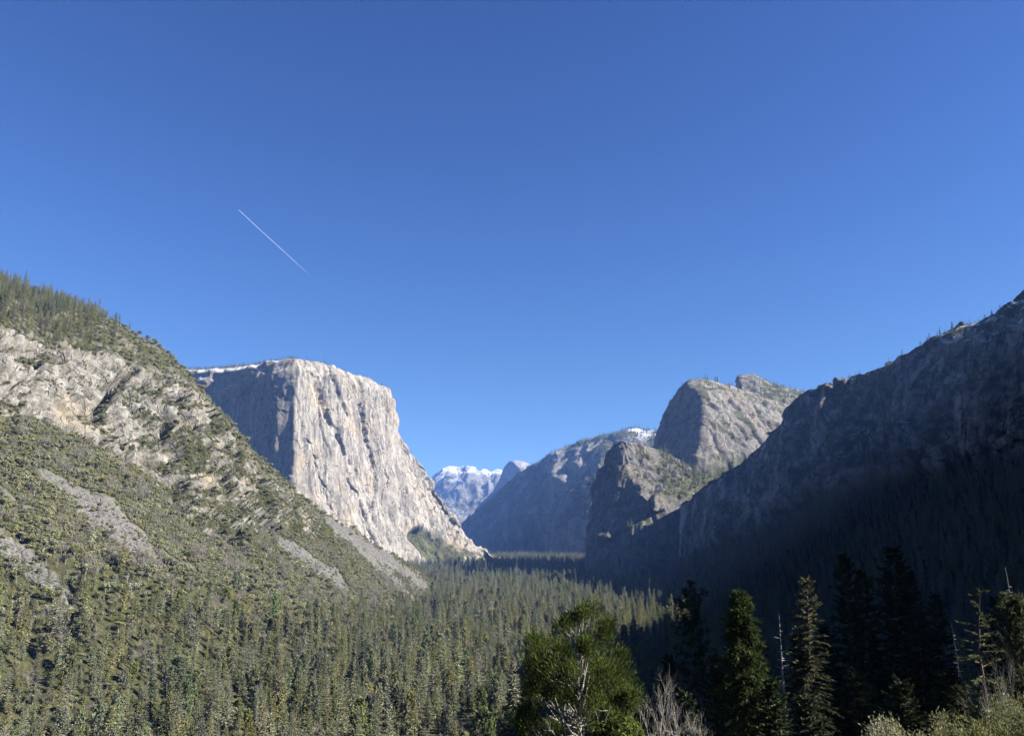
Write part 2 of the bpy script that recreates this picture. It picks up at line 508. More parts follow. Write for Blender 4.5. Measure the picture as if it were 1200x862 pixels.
    # lower right apron: broken ledges
    apron = sstep(k2, k3 + .02, U) * (1 - sstep(.75, .82, V))
    dsp += apron * (14 * cells(P / np.array([70, 70, 60]), 33) + 10 * fbm(P / 60, 3, 35))
    # alcove with trees at the foot
    al = band(px, py, [(488, 628, 10), (505, 640, 16), (520, 652, 16)], 1)
    dsp -= 60 * (1 - sstep(.4, 1.3, al)) * (V < kn[3])
    plateau = sstep(kn[3], kn[3] + .03, V)
    dsp += plateau * 7 * fbm(P / 90, 4, 41)
    edge = 1 - .6 * sstep(kn[3] - .06, kn[3], V) * (1 - sstep(kn[3], kn[3] + .02, V))
    P = P + n * (dsp * edge)[..., None]
    n = grid_normals(P)
    wx = fbm(P / 60, 4, 51)
    veg = np.maximum((1 - sstep(.75, 1.15, al + wx * .5)), sstep(.05, .3, wx + (n[..., 2] - .62) * 1.3 - .18) * apron)
    veg = np.maximum(veg, plateau * sstep(-.12, .12, wx + .05) * .85)
    foot = sstep(k2, k3, U) * (1 - sstep(.10, .17, V + wx * .05))
    veg = np.maximum(veg, foot * sstep(-.1, .2, wx + .15))
    snow = .3 * plateau * sstep(.12, .30, fbm(P / 40, 4, 57, .6) + .10 * (px < 330)) * (1 - .75 * (px > 360)) * sstep(.3, .6, n[..., 2]) * .8
    snow = np.maximum(snow, top * sstep(.55, .8, n[..., 2]) * (px < 340) * .8)
    terrain('granite_monolith', P, M_GRANITE, {'veg': veg * (1 - snow), 'snow': snow, 'plateau': plateau, 'px': px, 'py': py})


def build_far():
    # ---- snowy crest closing the valley
    nu, nv = 260, 150
    rails = [[('z', 440, -170, 13500), ('z', 640, -170, 13500)],
             [(470, 615, 15500), (540, 600, 15200), (600, 600, 15000), (640, 600, 15000)],
             [(470, 590, 17000), (498, 577, 17200), (508, 563, 17400), (516, 555, 17500), (527, 550, 17500), (535, 553, 17400), (545, 553, 17400), (553, 552, 17300), (562, 557, 17200), (572, 558, 17200), (583, 557, 17100), (596, 563, 17000), (640, 590, 17000)],
             [('z', 440, -170, 20500), ('z', 640, -170, 20500)]]
    P, q, kn = loft(rails, nu, nv, [0, .35, .82, 1], .6)
    n = grid_normals(P)
    px, py = project(P)
    V = np.broadcast_to(q, (nu, nv))
    body = sstep(0, .1, V) * (1 - .8 * sstep(.74, .82, V) * (1 - sstep(.82, .86, V)))
    dsp = body * (250 * ridged(P / np.array([1300, 2500, 2500]), 5, 2, .55) + 110 * fbm(P / 350, 4, 5))
    P = P + n * dsp[..., None]
    n = grid_normals(P)
    wx = fbm(P / 420, 4, 8)
    snow = .85 * sstep(.56, .74, V + wx * .25) * sstep(.0, .24, fbm(P / 260, 4, 18, .6) * 1.2 + (n[..., 2] - .42) * .9)
    veg = (1 - snow) * sstep(-.2, .2, fbm(P / 300, 3, 9)) * .9
    terrain('snowy_crest', P, M_FAR, {'snow': snow, 'veg': veg})
    # ---- half dome
    nu, nv = 170, 130
    rails = [[('z', 540, -170, 12600), ('z', 596, -170, 11300, {'u': .5}), ('z', 690, -170, 11300)],
             [(553, 606, 12900), (572, 598, 12700), (606, 594, 12050, {'u': .5}), (660, 594, 12300)],
             [(566, 590, 13300), (582, 574, 13200), (610, 566, 12500, {'u': .5}), (665, 585, 12900)],
             [(570, 586, 13500), (582, 572, 13450), (587, 558, 13400), (592, 546, 13350), (597, 541.2, 13250), (603, 543, 12950), (610, 550, 12700, {'u': .5}), (622, 552, 12750), (640, 563, 12950), (670, 584, 13200)],
             [(572, 585, 13700), (583, 571, 13650), (588, 556, 13600), (592.5, 545.5, 13560), (597, 540.3, 13500), (604, 539.6, 13400), (612, 540.3, 13300, {'u': .5}), (619, 542.5, 13250), (627, 548, 13250), (643, 563, 13300), (670, 584, 13400)],
             [('z', 570, -170, 15300), ('z', 680, -170, 15300)]]
    P, q, kn = loft(rails, nu, nv, [0, .28, .55, .78, .88, 1], .3)
    n = grid_normals(P)
    V = np.broadcast_to(q, (nu, nv))
    body = sstep(0, .1, V) * (1 - sstep(.6, .75, V) * .85)
    P = P + n * (body * (50 * ridged(P / np.array([400, 400, 1200]), 3, 4) + 25 * fbm(P / 150, 3, 6)) + 5 * fbm(P / 80, 2, 9))[..., None]
    n = grid_normals(P)
    low = 1 - sstep(.35, .62, V + .1 * fbm(P / 200, 3, 3))
    terrain('half_dome', P, M_FAR, {'veg': low * .9, 'snow': sstep(.55, .75, n[..., 2] + .3 * fbm(P / 120, 3, 12)) * sstep(.75, .85, V) * .2})
    # ---- long ridge on the right side of the far valley
    nu, nv = 460, 260
    rails = [[('z', 535, -165, 9600), ('z', 560, -165, 9000), ('z', 600, -165, 8200), ('z', 640, -165, 7500), ('z', 690, -165, 6800), ('z', 740, -165, 6700), ('z', 860, -165, 7200)],
             [(538, 628, 9700), (565, 622, 9150), (600, 618, 8400), (640, 615, 7700), (690, 611, 7000), (740, 600, 7000), (860, 600, 7700)],
             [(541, 620, 9800), (575, 600, 9300), (625, 580, 8300), (665, 572, 7600), (710, 560, 7250), (760, 560, 7400), (860, 560, 8000)],
             [(543, 619, 9900), (556, 606, 9850), (575, 590, 9650), (600, 571, 9350), (625, 553, 9000), (650, 538, 8600), (680, 526, 8200), (710, 517, 7900), (740, 515, 7900), (757, 516, 7950), (778, 516, 8000), (860, 520, 8300)],
             [(546, 618, 10200), (559, 604, 10150), (577, 588, 10000), (602, 568, 9700), (625, 551, 9400), (650, 536, 9050), (680, 523, 8700), (710, 512, 8500), (728, 508, 8600), (740, 503, 8700), (748, 502, 8700), (757, 505, 8700), (778, 505, 8800), (860, 508, 9200)],
             [('z', 560, -170, 12600), ('z', 860, -170, 12000)]]
    P, q, kn = loft(rails, nu, nv, [0, .2, .45, .76, .88, 1], .5)
    n = grid_normals(P)
    px, py = project(P)
    V = np.broadcast_to(q, (nu, nv))
    body = sstep(.02, .12, V) * (1 - sstep(.74, .84, V) * .85)
    st = P / np.array([1, 1, 2.5])
    # a tall buttress (sentinel) with gullies each side
    b1 = np.exp(-((px - 660) / 10) ** 2) * sstep(.42, .5, V) * (1 - sstep(.70, .76, V))
    b2 = np.exp(-((px - 681) / 8) ** 2) * sstep(.5, .58, V) * (1 - sstep(.70, .76, V))
    b3 = np.exp(-((px - 694) / 5) ** 2) * sstep(.6, .66, V) * (1 - sstep(.72, .76, V))
    dsp = body * (95 * ridged(st / 620, 3, 4) + 30 * cells(st / 150, 7) + 36 * fbm(P / 130, 3, 6)) 
    P = P + n * dsp[..., None] + np.array([-.25, -.95, 0]) * (230 * b1 + 150 * b2 + 110 * b3)[..., None]
    n = grid_normals(P)
    wx = fbm(P / 200, 4, 12)
    veg = sstep(-.12, .15, wx + (n[..., 2] - .5) * .8 + .06) * (1 - np.clip(b1 + b2 + b3, 0, 1) * .9)
    veg = np.maximum(veg, .8 * (px < 640) * sstep(-.25, 0, wx))
    rim = sstep(.70, .78, V)
    snow = rim * sstep(.05, .2, fbm(P / 130, 4, 15) + .20 * np.exp(-((px - 752) / 16) ** 2) - .06) * sstep(690, 720, px)
    terrain('far_ridge', P, M_FAR, {'veg': veg * (1 - snow), 'snow': snow, 'rim': rim, 'px': px})


def build_cathedral():
    # ---- nearer block beside the waterfall
    nu, nv = 330, 300
    rails = [[('w', 640, 3900, -170), ('z', 688, -168, 3060, {'u': .16}), ('z', 700, -168, 2960), ('z', 720, -168, 2850), ('z', 750, -168, 2760), ('z', 800, -168, 2800), ('z', 850, -168, 2900)],
             [('w', 660, 3900, 20), (690, 625, 3090, {'u': .16}), (703, 625, 2985), (722, 625, 2890), (750, 626, 2810), (800, 628, 2845), (850, 628, 2960)],
             [('w', 690, 3900, 120), (697, 574, 3130, {'u': .16}), (712, 575, 3030), (735, 588, 2950), (760, 600, 2860), (800, 606, 2880), (850, 610, 3000)],
             [('w', 700, 3900, 200), (712, 544, 3190, {'u': .16}), (722, 528, 3160), (729, 521, 3130), (733, 530, 3080), (738, 552, 3020), (748, 574, 2950), (762, 590, 2900), (785, 586, 2910), (800, 588, 2930), (850, 592, 3050)],
             [('w', 710, 3900, 220), (716, 536, 3260, {'u': .16}), (723, 522, 3210), (729, 517.5, 3180), (745, 519, 3280), (770, 526, 3380), (795, 536, 3480), (815, 547, 3520), (860, 560, 3560)],
             [('w', 720, 4000, -170), ('z', 745, -170, 4200), ('z', 860, -170, 4100)]]
    P, q, kn = loft(rails, nu, nv, [0, .22, .42, .60, .86, 1], .55)
    n = grid_normals(P)
    px, py = project(P)
    V = np.broadcast_to(q, (nu, nv))
    wall = sstep(.02, .1, V) * (1 - sstep(.56, .62, V))
    ledge = sstep(.58, .64, V) * (1 - sstep(.80, .85, V))
    st = P / np.array([1, 1, 3.0])
    dsp = wall * (1 - .85 * sstep(772, 792, px)) * (22 * ridged(st / 120, 3, 4) + 9 * cells(st / 42, 7) + 6 * fbm(P / 30, 3, 6)) + ledge * (22 * ridged(P / 130, 3, 14) + 9 * cells(P / 35, 9) + 6 * fbm(P / 25, 3, 8))
    # two spurs that stand out of the wall into the sun
    sp = np.exp(-((px - 770) / 7) ** 2) * sstep(.42, .5, V) * (1 - sstep(.60, .66, V)) + .8 * np.exp(-((px - 753) / 6) ** 2) * sstep(.46, .54, V) * (1 - sstep(.60, .66, V))
    sp2 = np.exp(-(((px - 713) / 9) ** 2 + ((py - 629) / 7) ** 2))
    edge = 1 - .6 * sstep(.78, .85, V) * (1 - sstep(.86, .9, V))
    P = P + n * (dsp * edge)[..., None] + np.array([-.3, -.95, 0]) * (75 * sp + 70 * sp2 * (V < .5))[..., None]
    n = grid_normals(P)
    wx = fbm(P / 60, 4, 12)
    veg = np.maximum(ledge, sstep(.6, .7, V)) * sstep(-.12, .12, wx + (px - 765) / 160) * .95
    veg = np.maximum(veg, wall * sstep(.12, .3, wx + (n[..., 2] - .45)) * .8)
    veg = np.maximum(veg, sp2 * .8 * (V < .5) * sstep(-.1, .1, wx))
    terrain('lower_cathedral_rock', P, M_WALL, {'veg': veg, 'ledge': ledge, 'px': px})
    # ---- taller dome behind it
    nu, nv = 330, 260
    rails = [[('w', 900, 4700, -170), ('z', 752, -170, 3700, {'u': .12}), ('z', 818, -170, 3250, {'u': .42}), ('z', 960, -170, 3500), ('z', 1010, -170, 4100)],
             [('w', 920, 4700, 150), (768, 540, 3760, {'u': .12}), (815, 548, 3360, {'u': .42}), (900, 545, 3500), (985, 530, 4000)],
             [('w', 930, 4700, 300), (773, 512, 3790, {'u': .12}), (822, 508, 3430, {'u': .42}), (915, 508, 3700), (980, 500, 4100)],
             [('w', 940, 4700, 450), (786, 480, 3830, {'u': .12}), (825, 484, 3500, {'u': .42}), (905, 483, 3850), (965, 485, 4200)],
             [('w', 950, 4700, 520), (795, 461, 3870, {'u': .12}), (800, 454, 3850), (806, 450.5, 3740), (820, 458, 3640, {'u': .42}), (850, 458, 3780), (880, 466, 3920), (930, 470, 4250)],
             [('w', 960, 4800, 520), (797, 459, 4000, {'u': .12}), (806, 449.5, 3960), (815, 446.5, 3930), (825, 446, 3900, {'u': .42}), (845, 450, 3950), (858, 454, 4000), (868, 458, 4060), (890, 464, 4150), (930, 468, 4350)],
             [('w', 1000, 5400, -170), ('z', 930, -170, 5200)]]
    P, q, kn = loft(rails, nu, nv, [0, .3, .45, .62, .80, .9, 1], .35)
    n = grid_normals(P)
    px, py = project(P)
    V = np.broadcast_to(q, (nu, nv))
    U = np.broadcast_to(np.linspace(0, 1, nu)[:, None], (nu, nv))
    body = sstep(.05, .2, V) * (1 - .7 * sstep(.76, .82, V) * (1 - sstep(.9, .95, V)))
    st = P / np.array([1, 1, 2.2])
    dia = P @ np.array([[.8, 0, .5], [0, 1, 0], [-.5, 0, .8]])
    dsp = body * (26 * ridged(st / 240, 3, 4) + 10 * ridged(dia / np.array([60, 60, 260]), 3, 5) + 9 * cells(st / 55, 7) + 5 * fbm(P / 35, 3, 6))
    P = P + n * dsp[..., None]
    n = grid_normals(P)
    wx = fbm(P / 70, 4, 12)
    lit = sstep(.40, .48, U)
    veg = lit * (1 - sstep(.26, .36, V + wx * .08)) * .95
    veg = np.maximum(veg, sstep(.03, .22, wx + (n[..., 2] - .62) * 1.0) * sstep(.5, .75, V) * .8)
    veg = np.maximum(veg, lit * sstep(.1, .2, wx + .25 * np.exp(-(((px - 900) / 20) ** 2)) * (V > .6)) * .7)
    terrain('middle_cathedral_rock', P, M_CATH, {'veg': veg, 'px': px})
    # ---- brushy summit behind
    nu, nv = 220, 120
    rails = [[('z', 850, -170, 4400), ('z', 1000, -170, 4300)],
             [(866, 470, 4450), (900, 495, 4350), (950, 505, 4350), (1000, 500, 4400)],
             [(865, 456, 4600), (868, 449, 4600), (885, 452, 4600), (905, 462, 4550), (945, 474, 4550), (1000, 480, 4600)],
             [(864.5, 452, 4700), (866, 441.5, 4720), (872, 440, 4740), (882, 441, 4760), (890, 443, 4780), (903, 449, 4800), (915, 453, 4820), (930, 457, 4850), (945, 461, 4880), (1000, 470, 4900)],
             [('z', 880, -170, 5900), ('z', 1010, -170, 5900)]]
    P, q, kn = loft(rails, nu, nv, [0, .4, .65, .88, 1], .6)
    n = grid_normals(P)
    px, py = project(P)
    V = np.broadcast_to(q, (nu, nv))
    crag = sstep(.55, .65, V) * (px < 893)
    P = P + n * (sstep(.05, .2, V) * (10 * fbm(P / 60, 3, 6) + 14 * ridged(P / 140, 3, 7) * (1 - .6 * sstep(.82, .88, V)) + crag * 14 * cells(P / np.array([45, 45, 70]), 9)))[..., None]
    veg = sstep(-.1, .1, fbm(P / 60, 4, 3) + .12) * (1 - .7 * crag) * .95
    terrain('brushy_summit', P, M_CATH, {'veg': veg, 'px': px})


def build_right():
    nu, nv = 760, 360
    top = [(794, 600, 2850), (797, 592, 2840), (804, 586, 2820), (830, 567, 2720), (870, 546, 2600), (900, 522, 2500), (925, 491, 2440), (938, 467, 2420), (950, 453.5, 2400), (965, 449.5, 2390), (983, 449, 2385), (990, 455, 2380), (1001, 446, 2370), (1009, 449, 2360), (1019, 440, 2340), (1031, 431, 2300), (1040, 435, 2270), (1049, 429, 2240), (1064, 427, 2200), (1074, 419, 2180), (1083, 416, 2160), (1090, 405, 2140), (1099, 402, 2115), (1107, 391, 2095), (1119, 389, 2055), (1128, 381, 2030), (1141, 380, 2000), (1156, 371, 1970), (1168, 370, 1945), (1176, 358, 1920), (1187, 352, 1895), (1200, 340, 1850, {'u': .60}), (1260, 318, 1700), (1350, 303, 1450), (1500, 271, 1150), ('w', 1080, 800, 585), ('w', 960, 420, 495), ('w', 910, 200, 500), ('w', 900, 110, 580), ('w', 900, 40, 625), ('w', 900, -66, 610), ('w', 900, -92, 465), ('w', 900, -200, 430), ('w', 900, -600, 400)]  # out-of-view knob near the crest's end is added to shade the dark firs
    hi = [(796, 606, 2830), (830, 582, 2680), (870, 566, 2555), (900, 546, 2450), (925, 520, 2390), (945, 495, 2350), (985, 480, 2310), (1030, 466, 2230), (1065, 458, 2130), (1120, 440, 1970), (1200, 420, 1770, {'u': .60}), (1350, 390, 1400), (1500, 380, 1100), ('w', 1040, 800, 440), ('w', 930, 420, 400), ('w', 880, 200, 380), ('w', 865, 110, 430), ('w', 862, 40, 460), ('w', 862, -66, 450), ('w', 864, -92, 350), ('w', 865, -200, 320), ('w', 870, -600, 300)]
    lo = [(800, 655, 2740), (850, 642, 2470), (900, 624, 2320), (945, 605, 2220), (985, 578, 2150), (1030, 568, 2060), (1100, 568, 1890), (1150, 548, 1790), (1200, 532, 1690, {'u': .60}), (1350, 520, 1340), (1500, 510, 1040), ('w', 950, 800, 130), ('w', 840, 400, 130), ('w', 780, 0, 140), ('w', 780, -600, 140)]
    md = [('z', 800, -110, 2650), ('z', 850, -90, 2330), ('z', 900, -60, 2130), ('z', 950, -40, 1950), ('z', 1030, 0, 1740), ('z', 1100, 10, 1540), ('z', 1200, 30, 1330, {'u': .60}), ('z', 1350, 20, 1000), ('z', 1500, 0, 780), ('w', 680, 700, 0), ('w', 600, 350, 30), ('w', 560, 0, 50), ('w', 560, -600, 50)]
    fl = [('z', 795, -165, 2620), ('z', 820, -165, 2250), ('z', 860, -165, 1950), ('z', 930, -168, 1600), ('z', 1030, -170, 1250), ('z', 1100, -172, 1050), ('z', 1200, -172, 860, {'u': .60}), ('z', 1350, -170, 620), ('w', 420, 500, -170), ('w', 330, 380, -160), ('w', 260, 200, -110), ('w', 220, 0, -60), ('w', 220, -600, -60)]
    bk = [('w', 900, 3500, 100), ('w', 1500, 3000, 400), ('w', 2000, 2600, 700, {'u': .60}), ('w', 2000, 1000, 500), ('w', 1700, 0, 380), ('w', 1700, -700, 380)]
    bb = [('w', 1000, 3900, -180), ('w', 1900, 3800, -180), ('w', 3000, 2900, -180, {'u': .60}), ('w', 3000, 0, -180), ('w', 3000, -700, -180)]
    P, q, kn = loft([fl, md, lo, hi, top, bk, bb], nu, nv, [0, .16, .34, .62, .82, .92, 1], .5)
    n = grid_normals(P)
    px, py = project(P)
    V = np.broadcast_to(q, (nu, nv))
    w1 = fbm(P / 110, 3, 2)
    wall = sstep(.31, .36, V + w1 * .05) * (1 - sstep(.70, .81, V))
    st = P / np.array([1, 1, 3.2])
    dsp = wall * (.12 + .88 * sstep(800, 880, px)) * (46 * ridged(P / np.array([300, 300, 1500]), 2, 3) + 30 * ridged(st / 150, 3, 4) + 14 * cells(P / np.array([90, 90, 160]), 31) + 12 * cells((st + 10 * fbm(P / 50, 2, 3)[..., None]) / 48, 7) + 6 * ridged(st / 34, 3, 11) + 4 * fbm(P / 20, 3, 6))
    dsp += (1 - wall) * (9 * fbm(P / 110, 3, 16) + 3 * fbm(P / 30, 3, 17)) * sstep(.02, .1, V)
    # buttress low on the wall and a pillar near the top that catches the sun
    dsp += 55 * np.exp(-((px - 1083) / 9) ** 2) * sstep(.33, .37, V) * (1 - sstep(.44, .50, V))
    pil = 62 * (np.exp(-((px - 968) / 4.5) ** 2) * sstep(.56, .62, V) + 1.3 * np.exp(-((px - 993) / 5) ** 2) * sstep(.64, .70, V)) * (1 - sstep(.75, .80, V))
    crest = sstep(.74, .82, V) * (1 - sstep(.84, .9, V))
    dsp += crest * 11 * cells(P / np.array([34, 34, 40]), 21)
    P = P + n * dsp[..., None] + np.array([-.45, -.89, 0]) * pil[..., None]
    n = grid_normals(P)
    wx = fbm(P / 60, 4, 12)
    veg = np.maximum((1 - wall) * .95, sstep(.06, .25, wx + (n[..., 2] - .45) * .9) * .9)
    tal = (1 - wall) * (V < .4) * (1 - sstep(.7, 1.2, band(px + 10 * wx, py, [(1012, 585, 3), (1000, 605, 5), (985, 615, 5)], 1)))
    snow = sstep(1085, 1140, px) * sstep(.60, .70, V) * .8 * sstep(.06, .22, fbm(P / np.array([60, 60, 26]), 4, 18) + (n[..., 2] - .55) * .5 - .03) * .9
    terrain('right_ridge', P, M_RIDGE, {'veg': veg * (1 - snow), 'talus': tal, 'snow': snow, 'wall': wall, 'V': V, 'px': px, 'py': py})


def hill_z(x, y):
    """the slope the viewpoint stands on"""
    x = np.asarray(x, float)
    y = np.asarray(y, float)
    d = np.maximum(0, y - 5)
    z = -1.7 - .40 * d + .06 * np.clip(x, -60, 200) * sstep(0, 60, d)
    z = z + np.clip(-y, 0, 1e4) * .25 + .30 * np.clip(x - 120, 0, 1e4) * (1 - sstep(250, 500, y))
    return np.maximum(z, -175)


def build_ground():
    xs = np.concatenate([np.linspace(-16000, -2500, 20)[:-1], np.linspace(-2500, 2500, 180), np.linspace(2500, 16000, 20)[1:]])
    ys = np.concatenate([np.linspace(-2500, 250, 16)[:-1], np.linspace(250, 8000, 240), np.linspace(8000, 24000, 40)[1:]])
    X, Y = np.meshgrid(xs, ys, indexing='ij')
    P = np.stack([X, Y, np.zeros_like(X)], -1)
    P[..., 2] = FLOOR + 5 * fbm(P / 350, 3, 3) * sstep(200, 400, Y)
    P[..., 2] -= 25 * (1 - sstep(150, 420, Y))
    terrain('valley_ground', P, M_SOIL, {'veg': np.full(X.shape, .5)})
    xs = np.linspace(-330, 420, 200)
    ys = np.concatenate([np.linspace(-500, 0, 30)[:-1], np.linspace(0, 460, 220)])
    X, Y = np.meshgrid(xs, ys, indexing='ij')
    P = np.stack([X, Y, hill_z(X, Y)], -1)
    P[..., 2] += (1.6 * fbm(P / 18, 3, 5) + .3 * fbm(P / 3, 2, 6)) * sstep(4, 30, np.hypot(X, Y))
    terrain('near_hillside', P, M_SOIL, {'veg': sstep(-.2, .2, fbm(P / 12, 3, 8)) * .9})


build_left(); build_elcap(); build_far(); build_cathedral(); build_right(); build_ground()

# ================================================================== plants
def unit(v):
    return v / np.maximum(1e-9, np.linalg.norm(v, axis=-1, keepdims=True))


def kites(base, d, length, width, rng, flat=.6, face=None):
    """thin leaf-shaped quads: base points, unit directions, sizes"""
    n = len(base)
    ref = unit(np.array([0, 0, 1.0]) * flat + rng.normal(size=(n, 3)) * (1 - flat) + 1e-4)
    if face is not None:                 # spray lies roughly in the shell of the crown
        ref = unit(face + rng.normal(size=(n, 3)) * .45)
    side = unit(np.cross(d, ref))
    L = np.asarray(length, float).reshape(-1, 1) * np.ones((n, 1))
    W = np.asarray(width, float).reshape(-1, 1) * np.ones((n, 1))
    mid = base + d * L * .45
    return np.stack([base, mid + side * W * .5, base + d * L, mid - side * W * .5], 1)


def quads(Ks):
    V = np.concatenate([k.reshape(-1, 3) for k in Ks])
    return V, np.arange(len(V)).reshape(-1, 4)


def tube(pts, radii, sides=6):
    pts = np.asarray(pts, float)
    t = unit(np.gradient(pts, axis=0))
    ref = np.array([.31, .17, .94]) if abs(t[0] @ np.array([.31, .17, .94])) < .9 else np.array([1.0, 0, 0])
    a = unit(np.cross(t, ref))
    b = np.cross(t, a)
    ang = np.linspace(0, 2 * math.pi, sides, endpoint=False)
    ring = (np.cos(ang)[None, :, None] * a[:, None] + np.sin(ang)[None, :, None] * b[:, None]) * np.asarray(radii)[:, None, None]
    V = (pts[:, None] + ring).reshape(-1, 3)
    idx = np.arange(len(V)).reshape(len(pts), sides)
    F = np.stack([idx[:-1], np.roll(idx, -1, 1)[:-1], np.roll(idx, -1, 1)[1:], idx[1:]], -1).reshape(-1, 4)
    return V, F


def join(parts):
    Vs, Fs, o = [], [], 0
    for V, F in parts:
        Vs.append(V)
        Fs.append(F + o)
        o += len(V)
    return np.concatenate(Vs), np.concatenate(Fs)


def trunk_geo(H, r, rng, bend=.012, sides=7, n=9, top=1.0):
    h = np.linspace(0, H * top, n)
    w = np.cumsum(rng.normal(size=(n, 2)) * H * bend * .5, 0)
    w -= w[0]
    pts = np.stack([w[:, 0], w[:, 1], h], 1)
    rad = r * (1 - h / (H * 1.02)) ** .85 + .012 * r
    rad[0] *= 1.25
    return pts, rad


def on_trunk(pts, h):
    return np.stack([np.interp(h, pts[:, 2], pts[:, k]) for k in range(3)], -1)


def conifer(seed, H=40, R=5.5, base=.16, whorls=30, per=6, twigs=7, tw=.34, ww=.46, droop=.25, up=(-10, 45), shape=.85, gaps=.12, sides=6, limbs=True, asym=.15):
    """fir or pine: whorls of drooping branches, each a fan of sprays"""
    rng = np.random.default_rng(seed)
    pts, rad = trunk_geo(H, H * .0135, rng, sides=sides)
    K, LB = [], []
    hb = H * base
    hs = hb + (H * .985 - hb) * np.linspace(0, 1, whorls) ** .92
    lean = rng.uniform(0, 6.28)
    for h in hs:
        t = (h - hb) / (H - hb)
        nb = max(3, int(round(per * (1 - .35 * t))))
        a0 = rng.uniform(0, 6.28)
        for k in range(nb):
            if rng.random() < gaps:
                continue
            a = a0 + k * 6.283 / nb + rng.normal() * .25
            L = R * min(1.0, .55 + 2.6 * t) * (1 - t) ** shape * rng.uniform(.62, 1.12) * (1 + asym * math.cos(a - lean)) + .25
            e = math.radians(up[0] + (up[1] - up[0]) * t ** 1.3 + rng.normal() * 7)
            hd = np.array([math.cos(a), math.sin(a), 0])
            s0 = on_trunk(pts, h + rng.normal() * .2)
            nt = max(3, int(twigs * (.45 + .55 * L / R)))
            s = np.linspace(.18, 1, nt) + rng.normal(size=nt) * .03
            z = math.sin(e) * s - droop * s * s * (1 - t)
            c = s0 + hd * (math.cos(e) * s * L)[:, None] + np.array([0, 0, 1]) * (z * L)[:, None]
            tang = unit(np.gradient(c, axis=0)) if nt > 1 else hd[None]
            lat = np.cross(tang, [0, 0, 1.0])
            lat = unit(lat)
            for sg in (-1, 1):
                d = unit(tang * .75 + lat * sg * rng.uniform(.5, 1.0, (nt, 1)) + np.array([0, 0, -.18]) + rng.normal(size=(nt, 3)) * .16)
                ln = (tw * R * (1 - .45 * s) * (.4 + .6 * L / R)) * rng.uniform(.7, 1.25, nt)
                K.append(kites(c, d, ln, ln * ww, rng, face=hd * .75 + np.array([0, 0, .65])))
            d = unit(tang + rng.normal(size=(nt, 3)) * .2 + np.array([0, 0, .12]))
            ln = tw * R * .8 * (.4 + .6 * L / R) * rng.uniform(.6, 1.1, nt)
            K.append(kites(c, d, ln, ln * ww, rng, face=hd * .5 + np.array([0, 0, .8])))
            if limbs:
                LB.append(tube(c[[0, nt // 2, -1]], [.05 + .012 * L, .03 + .006 * L, .01], 3))
                LB[-1][0][:3] = s0 + (LB[-1][0][:3] - LB[-1][0][:3].mean(0))
    top = on_trunk(pts, H * .97)
    d = unit(np.array([[0, 0, 1.0]]) + rng.normal(size=(6, 3)) * .3)
    K.append(kites(np.repeat(top[None], 6, 0), d, H * .03, H * .008, rng, .2))
    return join([tube(pts, rad, sides)] + LB), quads(K)


def pine(seed, H=28, R=4.5, base=.25, whorls=22, per=5, tufts=5, needles=16, tl=.75, shape=.6, gaps=.15, topfrac=1.0, up=(0, 50), nw=.10):
    """pine with brush-like tufts of needles along the outer branches"""
    rng = np.random.default_rng(seed)
    pts, rad = trunk_geo(H, H * .014, rng)
    K, LB = [], []
    hb = H * base
    Ht = H * topfrac
    for h in hb + (Ht - hb) * np.linspace(0, .99, whorls):
        t = (h - hb) / (Ht - hb)
        a0 = rng.uniform(0, 6.28)
        for k in range(per):
            if rng.random() < gaps:
                continue
            a = a0 + k * 6.283 / per + rng.normal() * .3
            L = R * min(1, .6 + 2 * t) * (1 - t) ** shape * rng.uniform(.55, 1.15) + .3
            e = math.radians(up[0] + (up[1] - up[0]) * t + rng.normal() * 8)
            hd = np.array([math.cos(a), math.sin(a), 0])
            s0 = on_trunk(pts, h)
            s = np.linspace(.35, 1, tufts)
            c = s0 + hd * (math.cos(e) * s * L)[:, None] + np.array([0, 0, 1]) * ((math.sin(e) * s - .18 * s * (1 - s) * 2) * L)[:, None]
            c += rng.normal(size=c.shape) * .12 * L * (s > .36)[:, None]
            LB.append(tube(np.stack([s0, c[tufts // 2], c[-1]]), [.04 + .012 * L, .03, .012], 4))
            b = np.repeat(c, needles, 0)
            d = unit(rng.normal(size=b.shape) + hd * .7 + np.array([0, 0, .45]))
            ln = tl * rng.uniform(.6, 1.15, len(b))
            K.append(kites(b, d, ln, ln * nw * 2, rng, .1))
    return join([tube(pts, rad, 8)] + LB), quads(K)


